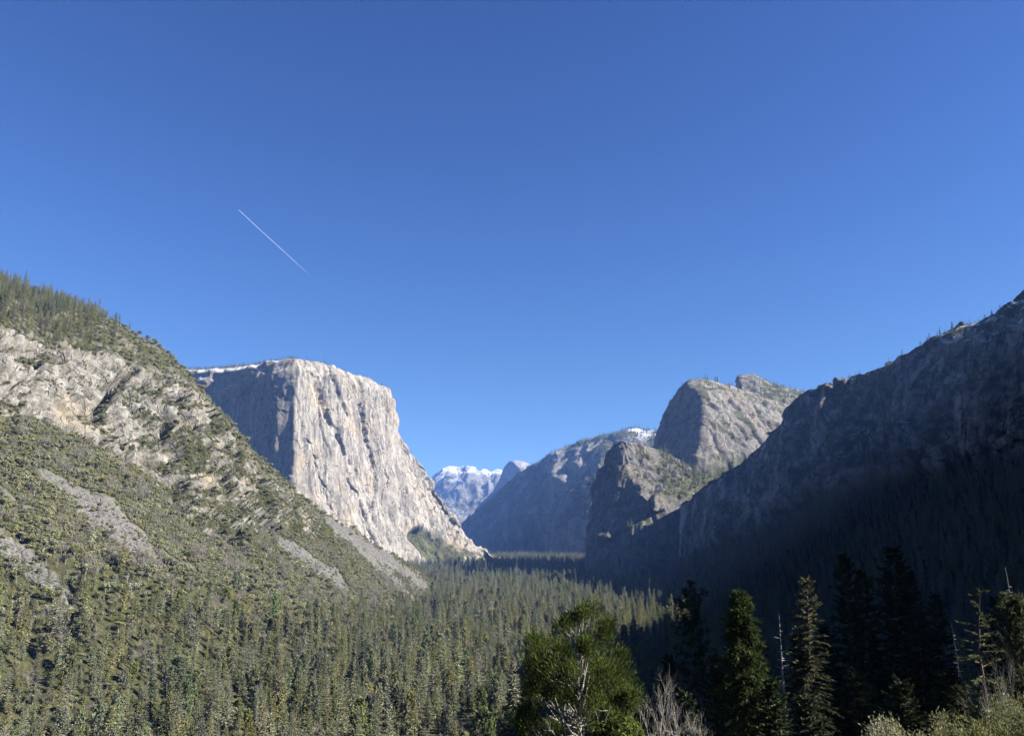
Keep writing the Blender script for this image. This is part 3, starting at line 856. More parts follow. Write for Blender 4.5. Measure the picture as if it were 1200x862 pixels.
def roundtree(seed, H=11, R=5, blobs=11, leaves=70, lw=.75, flat=.8, low=False):
    """broad oak-like crown of leaf clumps on a forked trunk"""
    rng = np.random.default_rng(seed)
    K, T = [], []
    fork = np.array([0, 0, H * .25])
    T.append(tube(np.array([[0, 0, -.3], [.05 * R, 0, H * .12], fork]), [H * .028, H * .022, H * .019], 6))
    for b in range(blobs):
        a = rng.uniform(0, 6.28)
        rr = R * math.sqrt(rng.uniform(0, 1)) * .72
        top = H * (.62 + .24 * (1 - (rr / R) ** 2)) * rng.uniform(.82, 1.05)
        if low:                              # brush: foliage down to the ground
            top = H * rng.uniform(.18, .75) * (1 - .45 * (rr / R) ** 2)
        c = np.array([rr * math.cos(a), rr * math.sin(a), top - H * .1 * rng.random()])
        T.append(tube(np.stack([fork, fork * .45 + c * .55 + rng.normal(size=3) * .3, c]), [H * .012, H * .008, H * .003], 4))
        br = R * rng.uniform(.30, .48)
        d = unit(rng.normal(size=(leaves, 3)) + np.array([0, 0, .35]))
        p = c + d * br * rng.uniform(.55, 1.0, (leaves, 1)) * np.array([1, 1, flat])
        dd = unit(rng.normal(size=d.shape) + np.array([0, 0, -.3]))
        dd = unit(dd - d * (dd * d).sum(1, keepdims=True) * .8)
        ln = lw * rng.uniform(.6, 1.3, leaves)
        K.append(kites(p - dd * ln[:, None] * .4, dd, ln, ln * .68, rng, face=d))
    return join(T), quads(K)


def branching(seed, H, spread=.5, depth=4, r=.16, kids=4, upness=.55, sides=4, lead=True, droop=0):
    """bare leafless tree: every twig is a tapered tube"""
    rng = np.random.default_rng(seed)
    T = []

    def grow(p, d, L, rad, dep):
        n = 4
        pts = [p]
        q = p.copy()
        dd = d.copy()
        for _ in range(n - 1):
            dd = unit(dd + rng.normal(size=3) * .16 + np.array([0, 0, upness * .12 - droop]))
            q = q + dd * L / (n - 1)
            pts.append(q.copy())
        pts = np.array(pts)
        T.append(tube(pts, np.linspace(rad, rad * .45 if dep else rad * .2, n), sides if dep > 1 else 3))
        if dep == 0:
            return
        m = kids + (2 if dep == depth else 0)
        for k in range(m):
            s = rng.uniform(.3, 1)
            b = np.array([np.interp(s, np.linspace(0, 1, n), pts[:, j]) for j in range(3)])
            a = rng.uniform(0, 6.28)
            o = unit(np.cross(dd, [math.cos(a), math.sin(a), .3]))
            grow(b, unit(dd * (1 - spread) + o * spread + np.array([0, 0, upness * .3])), L * rng.uniform(.45, .7), rad * .5, dep - 1)
    grow(np.zeros(3), np.array([0, 0, 1.0]), H * .62, r, depth)
    return join(T)


def snag(seed, H=16, r=.2, stubs=34, lmax=1.5, lo=.25):
    """dead standing trunk with short broken branches"""
    rng = np.random.default_rng(seed)
    pts, rad = trunk_geo(H, r, rng, bend=.006, n=10)
    T = []
    for k in range(stubs):
        h = H * rng.uniform(lo, .93)
        a = rng.uniform(0, 6.28)
        L = lmax * (1 - h / H * .75) * rng.uniform(.35, 1.1)
        p = on_trunk(pts, h)
        d = np.array([math.cos(a), math.sin(a), rng.uniform(-.25, .25)])
        T.append(tube(np.stack([p, p + d * L * .5, p + d * L + np.array([0, 0, .12 * L])]), [.05, .032, .012], 4))
    return tube(pts, rad, 7), join(T)


def cedar(seed, H, R):
    """old incense cedar: rounded crown of upright sprays round a bare inside"""
    rng = np.random.default_rng(seed)
    pts, rad = trunk_geo(H * .9, .23, rng, bend=.014)
    K, LB = [], []
    n = 150
    lump = rng.uniform(0, 50, 3)
    for k in range(n):
        v = rng.uniform(-.55, 1.0)
        a = rng.uniform(0, 6.28)
        # crown profile: widest below the middle, domed top
        rr = R * math.sqrt(max(.02, 1 - max(0, v) ** 2.3)) * rng.uniform(.62, 1.0) * (1 - .28 * max(0, -v))
        # open, bare window low on the camera side
        if -2.55 < ((a + math.pi) % (2 * math.pi)) - math.pi < -.75 and v < .2:
            if rng.random() < .8:
                continue
        if v < -.1 and rng.random() < .35:
            continue
        c = np.array([rr * math.cos(a), rr * math.sin(a), H * (.60 + .37 * v)])
        g = float(gnoise(c / (R * .55) + lump, 5))
        if g < -.19:                         # holes between the boughs
            continue
        c = c * (1 + .16 * g)
        s0 = on_trunk(pts, max(.2, c[2] - rr * rng.uniform(.35, 1.2)))
        m = (s0 + c) / 2 + np.array([0, 0, -.10 * rr]) + rng.normal(size=3) * .22
        LB.append(tube(np.stack([s0, m, c]), [.07, .045, .015], 4))
        cl = rng.uniform(.6, 1.35) * R * .17
        q = 560
        d = unit(rng.normal(size=(q, 3)) * np.array([1, 1, .8]))
        p = c + d * cl * rng.uniform(.25, 1, (q, 1)) * np.array([1, 1, 1.35])
        outd = np.array([math.cos(a), math.sin(a), 0])
        dd = unit(d * .55 + outd * .35 + np.array([0, 0, .8]) + rng.normal(size=d.shape) * .35)
        ln = R * .052 * rng.uniform(.6, 1.35, q)
        K.append(kites(p, dd, ln * 1.15, ln * .24, rng, .1))
    return tube(pts, rad, 9), join(LB), quads(K)


def bush(seed, H, R, stems=26, leaves=110, ll=.16, lw=.3, upright=.7):
    """many-stemmed shrub with small leaves along rising shoots"""
    rng = np.random.default_rng(seed)
    T, K = [], []
    for k in range(stems):
        a = rng.uniform(0, 6.28)
        rr = R * math.sqrt(rng.random())
        tip = np.array([rr * math.cos(a), rr * math.sin(a), H * rng.uniform(.62, 1.0) * (1 - .35 * (rr / R) ** 2)])
        b = tip * np.array([.3, .3, 0])
        m = b * .5 + tip * .5 + np.array([0, 0, H * .06])
        T.append(tube(np.stack([b, m, tip]), [.03, .02, .006], 4))
        s = rng.uniform(.25, 1, leaves) ** .7
        p = b * (1 - s[:, None]) + tip * s[:, None] + rng.normal(size=(leaves, 3)) * R * .10
        d = unit(rng.normal(size=(leaves, 3)) + np.array([0, 0, upright]) + unit(tip - b) * .6)
        ln = ll * rng.uniform(.6, 1.4, leaves)
        K.append(kites(p, d, ln, ln * lw, rng, .1))
    return join(T), quads(K)


# ------------------------------------------------------------------ plant materials
L_FIR = leaf_mat('fir_needles', (0.106, 0.145, 0.061), (0.223, 0.261, 0.109), scale=.22, varied=.7)
L_FIR2 = leaf_mat('grey_green_needles', (0.123, 0.150, 0.080), (0.249, 0.268, 0.144), scale=.22, varied=.7)
L_YEL = leaf_mat('olive_needles', (0.142, 0.162, 0.055), (0.298, 0.298, 0.101), scale=.22, varied=.7)
L_OAK = leaf_mat('live_oak_leaves', (0.111, 0.133, 0.054), (0.256, 0.266, 0.109), scale=.30, varied=.7)
L_SCRUB = leaf_mat('scrub_leaves', (0.140, 0.154, 0.071), (0.294, 0.288, 0.135), scale=.30, varied=.7)
L_ORANGE = leaf_mat('autumn_leaves', (0.077, 0.042, 0.012), (0.138, 0.081, 0.023), scale=.4, varied=.3)
L_BROWN = leaf_mat('dead_needles', (0.073, 0.036, 0.020), (0.127, 0.073, 0.044), scale=.4, varied=.3)
L_TWIG = leaf_mat('bare_twigs', (0.122, 0.110, 0.097), (0.211, 0.194, 0.178), transl=0, scale=.4, varied=.3)
L_CEDAR = leaf_mat('cedar_sprays', (0.036, 0.054, 0.014), (0.118, 0.150, 0.040), transl=.4, scale=.5, varied=.2)
L_PINE = leaf_mat('pine_needles', (0.026, 0.038, 0.013), (0.062, 0.076, 0.028), transl=.3, scale=.6, varied=.2)
L_PALEFIR = leaf_mat('pale_fir_needles', (0.038, 0.046, 0.022), (0.099, 0.106, 0.054), transl=.3, scale=.6, varied=.2)
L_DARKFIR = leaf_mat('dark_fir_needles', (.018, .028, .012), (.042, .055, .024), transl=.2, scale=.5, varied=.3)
L_SAGE = leaf_mat('silvery_leaves', (.14, .14, .070), (.31, .31, .165), transl=.3, scale=.9, varied=.3)
L_BUSH = leaf_mat('olive_bush_leaves', (.085, .092, .032), (.215, .22, .085), transl=.3, scale=.9, varied=.3)
B_BARK = bark_mat('conifer_bark', (.055, .042, .032), (.14, .11, .085))
B_GREY = bark_mat('grey_bark', (.12, .11, .10), (.26, .24, .215))
B_DEAD = bark_mat('bleached_wood', (.20, .19, .17), (.40, .38, .345))
B_PALE = bark_mat('pale_bare_wood', (.16, .15, .13), (.30, .28, .25))

KINDS = {}          # kind -> list of (trunk mesh, crown mesh, height)


def kind(name, geo, H, bark, leaf):
    (tv, tf), (cv, cf) = geo
    KINDS.setdefault(name, []).append((mesh_from('trunk', tv, tf, [bark], smooth=True), mesh_from('crown', cv, cf, [leaf]), H, (tv, tf, cv, cf, bark, leaf)))


for i, (H, R, sh) in enumerate([(38, 5.8, .62), (43, 6.6, .55), (30, 6.0, .7), (41, 4.6, .8), (35, 7.0, .45)]):
    kind('conifer', conifer(100 + i, H, R, base=.08 + .03 * i, shape=sh, gaps=.08 + .04 * (i % 3)), H, B_BARK, (L_FIR, L_FIR2, L_YEL, L_FIR, L_FIR2)[i])
for i, (H, R) in enumerate([(39, 5.4), (33, 6.2)]):
    kind('olive_conifer', conifer(140 + i, H, R, base=.14, shape=.45, whorls=24, gaps=.18), H, B_BARK, L_YEL)
for i, (H, R) in enumerate([(30, 6.5), (25, 5.8), (36, 6.0)]):
    kind('round_pine', pine(150 + i, H=H, R=R, base=.30 + .06 * i, whorls=15, per=6, tufts=4, needles=13, tl=1.7, shape=.32, gaps=.2, nw=.22), H, B_BARK, (L_FIR2, L_YEL, L_FIR)[i])
for i in range(3):
    kind('oak', roundtree(200 + i, 12 + i, 5.6 + .6 * i, blobs=13, leaves=60, lw=1.1), 12 + i, B_GREY, (L_OAK, L_SCRUB, L_OAK)[i])
for i in range(3):
    kind('scrub', roundtree(220 + i, 5.0 + i, 3.8 + .5 * i, blobs=12, leaves=40, lw=1.0, low=True), 5.5 + i, B_GREY, (L_SCRUB, L_OAK, L_SCRUB)[i])
kind('autumn_oak', roundtree(240, 13, 5.5, blobs=11, leaves=45, lw=.9), 13, B_GREY, L_ORANGE)
kind('dead_conifer', conifer(250, 34, 3.6, base=.12, gaps=.25, twigs=6), 34, B_GREY, L_BROWN)


def bare_geo(seed, H):
    tv, tf = branching(seed, H, spread=.42, depth=2, r=H * .014, kids=5, sides=4)
    rng = np.random.default_rng(seed)
    n = 420
    a = rng.uniform(0, 6.28, n)
    h = rng.uniform(.28, .95, n)
    rr = H * .30 * np.sin(np.clip((h - .15) / .85, 0, 1) * math.pi) ** .7 * np.sqrt(rng.random(n))
    p = np.stack([rr * np.cos(a), rr * np.sin(a), h * H], 1)
    d = unit(np.stack([np.cos(a) * .5, np.sin(a) * .5, np.full(n, .9)], 1) + rng.normal(size=(n, 3)) * .3)
    return (tv, tf), quads([kites(p, d, H * .11 * rng.uniform(.6, 1.4, n), H * .009, rng, .1)])


for i in range(2):
    kind('bare_tree', bare_geo(260 + i, 18 + 4 * i), 18 + 4 * i, B_GREY, L_TWIG)

# one mesh per variety for the uncountable forest
STUFF = bpy.data.collections.new('forest_plants')
ORDER = {}
_i = 0
for kname in sorted(KINDS):
    for j, (tm, cm, H, g) in enumerate(KINDS[kname]):
        tv, tf, cv, cf, bark, leaf = g
        V2, F2 = join([(tv, tf), (cv, cf)])
        me = mesh_from('forest_plant', V2, F2, [bark, leaf], fmat=np.r_[np.zeros(len(tf)), np.ones(len(cf))])
        o = bpy.data.objects.new('plant_%03d' % _i, me)
        STUFF.objects.link(o)
        ORDER[(kname, j)] = _i
        _i += 1


def scatter(name, rows):
    """one object: rows of (x,y,z,yaw,scale,stretch,index) as instances"""
    A = np.array(rows, float)
    me = bpy.data.meshes.new(name)
    me.vertices.add(len(A))
    me.vertices.foreach_set('co', A[:, :3].astype(np.float32).ravel())
    for nm, col in (('yaw', 3), ('size', 4), ('stretch', 5)):
        set_attr(me, nm, A[:, col])
    a = me.attributes.new('variety', 'INT', 'POINT')
    a.data.foreach_set('value', A[:, 6].astype(np.int32))
    o = link(name, me, kind='stuff')
    ng = bpy.data.node_groups.new(name + '_nodes', 'GeometryNodeTree')
    ng.interface.new_socket('Geometry', in_out='INPUT', socket_type='NodeSocketGeometry')
    ng.interface.new_socket('Geometry', in_out='OUTPUT', socket_type='NodeSocketGeometry')
    gi = ng.nodes.new('NodeGroupInput')
    go = ng.nodes.new('NodeGroupOutput')
    ci = ng.nodes.new('GeometryNodeCollectionInfo')
    ci.inputs['Collection'].default_value = STUFF
    ci.inputs['Separate Children'].default_value = True
    ci.inputs['Reset Children'].default_value = True
    ip = ng.nodes.new('GeometryNodeInstanceOnPoints')
    ip.inputs['Pick Instance'].default_value = True

    def named(nm, t='FLOAT'):
        n = ng.nodes.new('GeometryNodeInputNamedAttribute')
        n.data_type = t
        n.inputs['Name'].default_value = nm
        return n.outputs['Attribute']
    rot = ng.nodes.new('ShaderNodeCombineXYZ')
    scl = ng.nodes.new('ShaderNodeCombineXYZ')
    mul = ng.nodes.new('ShaderNodeMath')
    mul.operation = 'MULTIPLY'
    L = ng.links.new
    L(named('yaw'), rot.inputs[2])
    sz = named('size')
    L(sz, scl.inputs[0]); L(sz, scl.inputs[1])
    L(sz, mul.inputs[0]); L(named('stretch'), mul.inputs[1]); L(mul.outputs[0], scl.inputs[2])
    L(gi.outputs[0], ip.inputs['Points'])
    L(ci.outputs[0], ip.inputs['Instance'])
    L(named('variety', 'INT'), ip.inputs['Instance Index'])
    L(rot.outputs[0], ip.inputs['Rotation'])
    L(scl.outputs[0], ip.inputs['Scale'])
    L(ip.outputs[0], go.inputs[0])
    md = o.modifiers.new('plants', 'NODES')
    md.node_group = ng
    return o


# ------------------------------------------------------------------ where plants grow
def sampler(name, n, weight=None):
    """random points on a terrain, by area; returns points, normals, cell ids"""
    P, A = TERRAINS[name]
    a, b, c = P[:-1, :-1], P[1:, :-1], P[:-1, 1:]
    ar = np.linalg.norm(np.cross(b - a, c - a), axis=-1)
    if weight is not None:
        ar = ar * weight[:-1, :-1]
    cum = np.cumsum(ar.ravel())
    k = np.searchsorted(cum, RNG.uniform(0, cum[-1], n))
    k = np.clip(k, 0, ar.size - 1)
    i, j = np.unravel_index(k, ar.shape)
    u, v = RNG.random((2, n, 1))
    p = a[i, j] * (1 - u) * (1 - v) + b[i, j] * u * (1 - v) + c[i, j] * (1 - u) * v + P[i + 1, j + 1] * u * v
    return p, i, j


def thin(p, r):
    """drop points closer than r to an earlier one (grid test, plan view)"""
    key = {}
    keep = np.zeros(len(p), bool)
    rr = r if np.ndim(r) else np.full(len(p), r)
    for n in range(len(p)):
        x, y = p[n, 0], p[n, 1]
        g = (int(x // 14), int(y // 14))
        ok = True
        for ax in (-1, 0, 1):
            for ay in (-1, 0, 1):
                for (qx, qy) in key.get((g[0] + ax, g[1] + ay), ()):
                    if (qx - x) ** 2 + (qy - y) ** 2 < rr[n] ** 2:
                        ok = False
                        break
                if not ok:
                    break
            if not ok:
                break
        if ok:
            keep[n] = True
            key.setdefault(g, []).append((x, y))
    return keep


# height of the mountain flanks over the valley floor, 12 m raster
GX0, GY0, GS = -3000, 0, 12
HM = np.full((500, 700), -1e9)
for nm in ('left_mountain', 'right_ridge', 'granite_monolith', 'lower_cathedral_rock', 'far_ridge', 'near_hillside', 'middle_cathedral_rock'):
    Q = TERRAINS[nm][0].reshape(-1, 3)
    gi = ((Q[:, 0] - GX0) // GS).astype(int)
    gj = ((Q[:, 1] - GY0) // GS).astype(int)
    m = (gi >= 0) & (gi < 500) & (gj >= 0) & (gj < 700)
    np.maximum.at(HM, (gi[m], gj[m]), Q[m, 2])


def flank(x, y):
    i = np.clip(((x - GX0) // GS).astype(int), 0, 499)
    j = np.clip(((y - GY0) // GS).astype(int), 0, 699)
    return HM[i, j]


ROWS = []           # every mid-distance plant: [x,y,z,yaw,scale,stretch,kind,variety,zone]


def put(p, kinds, probs, zone, smin=.75, smax=1.2, hmin=0.72, hmax=1.3):
    ks = RNG.choice(len(kinds), len(p), p=np.array(probs) / sum(probs))
    for q, k in zip(p, ks):
        kn = kinds[k]
        ROWS.append([q[0], q[1], q[2], RNG.uniform(0, 6.28), RNG.uniform(smin, smax), RNG.uniform(hmin, hmax), kn, int(RNG.integers(len(KINDS[kn]))), zone])


def in_view(p, m=70):
    px, py = project(p)
    return (px > -m) & (px < 1200 + m) & (py < 1000)


# valley forest, near half then far half
def valley(n, y0, y1, space, zone, smin, smax):
    y = RNG.uniform(y0 ** .5, y1 ** .5, n) ** 2
    x = RNG.uniform(-.80, .80, n) * y
    p = np.stack([x, y, np.zeros(n)], 1)
    p = p[in_view(p)]
    p[:, 2] = FLOOR + 5 * fbm(np.c_[p[:, :2], np.zeros(len(p))] / 350, 3, 3) - 25 * (1 - sstep(150, 420, p[:, 1])) - .5
    p = p[flank(p[:, 0], p[:, 1]) < p[:, 2] + 6]
    clear = fbm(np.c_[p[:, :2], np.zeros(len(p))] / 120, 3, 91)
    p = p[clear > -.30]
    p = p[thin(p, space * RNG.choice([.62, .8, 1.0, 1.25, 1.6], len(p)))]
    return p


p = valley(26000, 400, 1500, 10.5, 'valley', 0, 0)
gr = fbm(p / 90, 3, 95)
put(p[gr > -.05], ['conifer', 'olive_conifer', 'round_pine', 'oak', 'bare_tree', 'autumn_oak', 'dead_conifer'], [.46, .16, .24, .07, .06, .006, .006], 'valley', .42, 1.15)
put(p[gr <= -.05], ['conifer', 'olive_conifer', 'round_pine', 'oak', 'bare_tree', 'autumn_oak'], [.32, .16, .22, .18, .11, .01], 'valley', .38, .95)
p = valley(40000, 1500, 3400, 12.5, 'valley', 0, 0)
put(p, ['conifer', 'olive_conifer', 'round_pine', 'bare_tree'], [.62, .17, .17, .04], 'valley', .55, 1.2)
p = valley(30000, 3400, 7600, 13.9, 'valley', 0, 0)
put(p, ['conifer', 'olive_conifer'], [.9, .1], 'valley', .8, 1.3)

# left mountain: scrub and oak on the apron, conifers low down and on the crest
P_, A_ = TERRAINS['left_mountain']
low = (1 - A_['cliff']) * (A_['V'] < .5) * (A_['V'] > .03)
pts, i, j = sampler('left_mountain', 95000, low * np.clip(A_['veg'] - .25, 0, 1))
ok = in_view(pts) & (pts[:, 2] > FLOOR - 6)
pts, i, j = pts[ok], i[ok], j[ok]
v = A_['V'][i, j] + .03 * fbm(pts / 60, 3, 98)
con = v < .235
k = thin(pts, np.where(con, 8.6, 3.3))
pts, con, v = pts[k], con[k], v[k]
mixz = con & (RNG.random(len(pts)) < np.clip((.245 - v) / .11, 0.05, 1))
put(pts[mixz], ['conifer', 'olive_conifer', 'round_pine', 'oak', 'bare_tree', 'autumn_oak', 'dead_conifer'], [.36, .14, .24, .16, .10, .008, .005], 'slope', .4, .92)
rest = con & ~mixz
put(pts[rest], ['oak', 'scrub', 'bare_tree', 'autumn_oak'], [.8, .1, .1, .012], 'slope', .7, 1.15)
up = ~con
put(pts[up], ['scrub', 'oak', 'bare_tree'], [.92, .05, .03], 'slope', .5, 1.1)
pts, i, j = sampler('left_mountain', 420, sstep(.3, .7, A_['talus']) * low)
put(pts[in_view(pts)], ['scrub'], [1], 'slope', .25, .75)
pts, i, j = sampler('left_mountain', 9000, A_['cliff'] * np.clip(A_['veg'] - .3, 0, 1))
pts = pts[in_view(pts)]
pts = pts[thin(pts, 2.2)]
put(pts, ['scrub', 'oak', 'bare_tree'], [.95, .03, .02], 'slope', .35, .85)
pts, i, j = sampler('left_mountain', 15000, A_['crest'] * (A_['V'] < .93) * np.clip(A_['veg'] - .1, 0, 1))
pts = pts[in_view(pts)]
pxx, pyy = project(pts)
tall = RNG.random(len(pts)) < 1 - sstep(60, 165, pxx)
kk = thin(pts, np.where(tall, 7.0, 4.5))
pts, tall = pts[kk], tall[kk]
put(pts[tall], ['conifer', 'olive_conifer'], [.8, .2], 'crest', .42, .75)
put(pts[~tall], ['scrub', 'oak'], [.8, .2], 'crest', .5, 1.0)

# monolith: trees along the rim and in the alcove at its foot
P_, A_ = TERRAINS['granite_monolith']
pts, i, j = sampler('granite_monolith', 2600, np.clip(A_['veg'], 0, 1))
pts = pts[in_view(pts) & (pts[:, 2] > FLOOR)]
put(pts, ['conifer', 'scrub'], [.5, .5], 'far', .4, .75)
pts, i, j = sampler('granite_monolith', 2600, A_['plateau'] * (A_['px'] < 350) * 1.0)
put(pts[in_view(pts)], ['conifer'], [1], 'far', .35, .65)

# right side: dark forest on the talus, scattered trees along the skyline
P_, A_ = TERRAINS['right_ridge']
pts, i, j = sampler('right_ridge', 26000, (1 - A_['wall']) * (A_['V'] < .42) * (1 - A_['talus'] * .85) * (A_['V'] > .005))
pts = pts[in_view(pts) & (pts[:, 2] > FLOOR - 5) & (pts[:, 1] > 430)]
pts = pts[thin(pts, 10.0)]
put(pts, ['conifer', 'olive_conifer'], [.9, .1], 'shade', .55, 1.05)
pts, i, j = sampler('right_ridge', 700, (A_['V'] > .79) * (A_['V'] < .84) * (A_['px'] > 1000) + 0.0)
put(pts[in_view(pts)], ['conifer', 'scrub', 'bare_tree'], [.5, .4, .1], 'shade', .25, .6)
pts, i, j = sampler('right_ridge', 900, A_['wall'] * np.clip(A_['veg'] - .2, 0, 1))
put(pts[in_view(pts)], ['conifer', 'scrub'], [.4, .6], 'shade', .35, .6)

# cathedral rocks and the ridges beyond
for nm, n, w in (('lower_cathedral_rock', 2600, 'veg'), ('middle_cathedral_rock', 2000, 'veg'), ('brushy_summit', 3200, 'veg')):
    pts, i, j = sampler(nm, n, np.clip(TERRAINS[nm][1][w] - .2, 0, 1))
    pts = pts[in_view(pts) & (pts[:, 2] > FLOOR)]
    put(pts, ['scrub', 'conifer', 'oak'], [.62, .2, .18], 'far', .5, 1.0)
A_ = TERRAINS['far_ridge'][1]
pts, i, j = sampler('far_ridge', 2600, A_['rim'] + .0)
put(pts[in_view(pts)], ['conifer'], [1], 'far', .7, 1.2)
pts, i, j = sampler('far_ridge', 7000, np.clip(A_['veg'] - .3, 0, 1))
put(pts[in_view(pts) & (pts[:, 2] > FLOOR)], ['conifer'], [1], 'far', .7, 1.1)

# slope below the viewpoint, right of the big cedar
n = 5000
y = RNG.uniform(150, 440, n)
x = RNG.uniform(-.02, .78, n) * y
pts = np.stack([x, y, hill_z(x, y) - .4], 1)
pts = pts[in_view(pts) & (pts[:, 2] > FLOOR - 24)]
pts = pts[thin(pts, 9.5)]
put(pts, ['conifer', 'olive_conifer', 'oak', 'bare_tree'], [.7, .16, .07, .07], 'valley', .5, .95)

print('plants', len(ROWS))

# ------------------------------------------------------------------ boulders on the scree
def boulder(seed):
    rng = np.random.default_rng(seed)
    n, m = 9, 6
    th = np.linspace(0, 2 * math.pi, n, endpoint=False)
    ph = np.linspace(.12, math.pi - .12, m)
    D = np.stack([np.outer(np.sin(ph), np.cos(th)), np.outer(np.sin(ph), np.sin(th)), np.outer(np.cos(ph), np.ones(n))], -1)
    r = .8 + .35 * cells(D * 1.3 + rng.uniform(0, 50, 3), seed) + .15 * rng.normal(size=(m, n))
    V = (D * r[..., None] * np.array([1, .8, .7])).reshape(-1, 3)
    idx = np.arange(m * n).reshape(m, n)
    F = np.stack([idx[:-1], idx[1:], np.roll(idx, -1, 1)[1:], np.roll(idx, -1, 1)[:-1]], -1).reshape(-1, 4)
    cap = [[idx[0, 0], idx[0, 3], idx[0, 6], idx[0, 0]], [idx[-1, 0], idx[-1, 3], idx[-1, 6], idx[-1, 0]]]
    return V, F


M_BOULDER = rock_mat('scree_stone', (.20, .195, .185), (.10, .097, .09), (.17, .15, .12), 3, stain=.3)
B_ORDER = []
for i in range(4):
    V_, F_ = boulder(300 + i)
    o = bpy.data.objects.new('plant_%03d' % _i, mesh_from('boulder', V_, F_, [M_BOULDER]))
    STUFF.objects.link(o)
    B_ORDER.append(_i)
    _i += 1
A_ = TERRAINS['left_mountain'][1]
pts, i, j = sampler('left_mountain', 7500, sstep(.25, .6, A_['talus']))
pts = pts[in_view(pts)]
sz = .45 + 1.1 * RNG.random(len(pts)) ** 3 + 1.2 * (RNG.random(len(pts)) < .02)
scatter('scree_boulders', [[*q, RNG.uniform(0, 6.28), s_, RNG.uniform(.7, 1.2), B_ORDER[int(RNG.integers(4))]] for q, s_ in zip(pts, sz)])

# ------------------------------------------------------------------ trees one can tell apart
CONIF = ('conifer', 'olive_conifer', 'round_pine')


def shown(rows):
    """height in picture of each plant that nearer plants leave uncovered"""
    A = np.array([[r[0], r[1], r[2], KINDS[r[6]][r[7]][2] * r[4] * r[5]] for r in rows])
    px, pyb = project(A[:, :3])
    _, pyt = project(A[:, :3] + np.stack([0 * A[:, 3], 0 * A[:, 3], A[:, 3]], 1))
    cover = np.full(1300, 862.0)
    out = np.zeros(len(rows))
    wid = np.array([5.5 if r[6] in CONIF else 7 for r in rows]) * F_PX / A[:, 1] * .30
    for k in np.argsort(A[:, 1]):
        if not (-5 < px[k] < 1205):
            continue
        a, b = int(max(0, px[k] - wid[k])), int(min(1299, px[k] + wid[k] + 1))
        if b <= a:
            continue
        c = cover[a:b]
        vis = np.clip(np.minimum(c, pyb[k]) - pyt[k], 0, None).mean()
        out[k] = vis if pyt[k] < 858 else 0
        cover[a:b] = np.minimum(c, pyt[k] + .12 * (pyb[k] - pyt[k]))
    return out, px, pyt


near = [k for k, r in enumerate(ROWS) if r[8] in ('valley', 'slope') and r[6] != 'scrub' and r[1] < 1900]
sub = [ROWS[k] for k in near]
vis, tx, ty = shown(sub)
rank = np.argsort(-vis)
LIMITS = {'conifer': 170, 'olive_conifer': 50, 'round_pine': 70, 'oak': 70, 'bare_tree': 70, 'autumn_oak': 14, 'dead_conifer': 5}
count = {k: 0 for k in LIMITS}
picked = []
for k in rank:
    kn = sub[k][6]
    if vis[k] > 5 and count[kn] < LIMITS[kn] and 4 < tx[k] < 1196:
        count[kn] += 1
        picked.append(k)
WORDS = {'conifer': ('conifer_tree', 'tree', 'green pointed conifer', 'conifers of the valley forest'),
         'olive_conifer': ('conifer_tree', 'tree', 'olive rounder-topped conifer', 'conifers of the valley forest'),
         'round_pine': ('pine_tree', 'tree', 'broad round-topped pine', 'broad pines of the valley forest'),
         'oak': ('oak_tree', 'tree', 'round-crowned green oak', 'oaks of the lower slope and valley'),
         'bare_tree': ('bare_tree', 'tree', 'leafless grey tree', 'bare trees among the conifers'),
         'autumn_oak': ('autumn_oak', 'tree', 'orange autumn oak', 'orange oaks on the slope'),
         'dead_conifer': ('dead_conifer', 'tree', 'rust-brown dead conifer', 'rust-brown conifers')}
used = set()
for k in picked:
    r = sub[k]
    nm, cat, look, grp = WORDS[r[6]]
    u, v_ = tx[k] / 12, ty[k] / 8.62
    place = 'left slope' if r[8] == 'slope' else ('valley forest' if tx[k] < 600 else 'shaded valley woods')
    lab = f'{look}, {place}, tip {u:.0f}% across and {v_:.0f}% down the photo'
    if lab in used:
        lab = f'{look}, {place}, tip {u:.1f}% across and {v_:.1f}% down the photo'
    used.add(lab)
    tm, cm, H, g = KINDS[r[6]][r[7]]
    e = link(nm, None, label=lab, category=cat, group=grp)
    e.location = r[:3]
    e.rotation_euler = (0, 0, r[3])
    e.scale = (r[4], r[4], r[4] * r[5])
    link('trunk', tm, e)
    link('crown', cm, e)
taken = {near[k] for k in picked}
by = {}
for k, r in enumerate(ROWS):
    if k in taken:
        continue
    nm = {'valley': 'valley_forest', 'slope': 'slope_woodland', 'crest': 'crest_forest', 'shade': 'shaded_forest', 'far': 'distant_forest'}[r[8]]
    by.setdefault(nm, []).append(r[:6] + [ORDER[(r[6], r[7])]])
for nm, rows in by.items():
    scatter(nm, rows)


# ------------------------------------------------------------------ trees and shrubs by the viewpoint
def stand(px, py, d, sink=.3):
    """foot of a plant whose tip shows at (px,py) from distance d, and its height"""
    t = at(px, py, d)
    g = float(hill_z(t[0], t[1])) - sink
    return (t[0], t[1], g), t[2] - g


def tree(name, label, cat, foot, parts, yaw=0.0, group=None):
    e = link(name, None, label=label, category=cat)
    if group:
        e['group'] = group
    e.location = foot
    e.rotation_euler = (0, 0, yaw)
    for pn, (V_, F_), mat in parts:
        link(pn, mesh_from(pn, V_, F_, [mat], smooth=pn != 'crown' and pn != 'foliage'), e)
    return e


# big rounded cedar with bare limbs
foot, H = stand(672, 718, 62)
R = 4.8
tk, lb, cr = cedar(401, H, R)
e = tree('incense_cedar', 'large rounded bright green cedar with bare crooked limbs in its open middle', 'tree', foot, [('trunk', tk, B_DEAD), ('branches', lb, B_GREY), ('crown', cr, L_CEDAR)])
rng = np.random.default_rng(77)
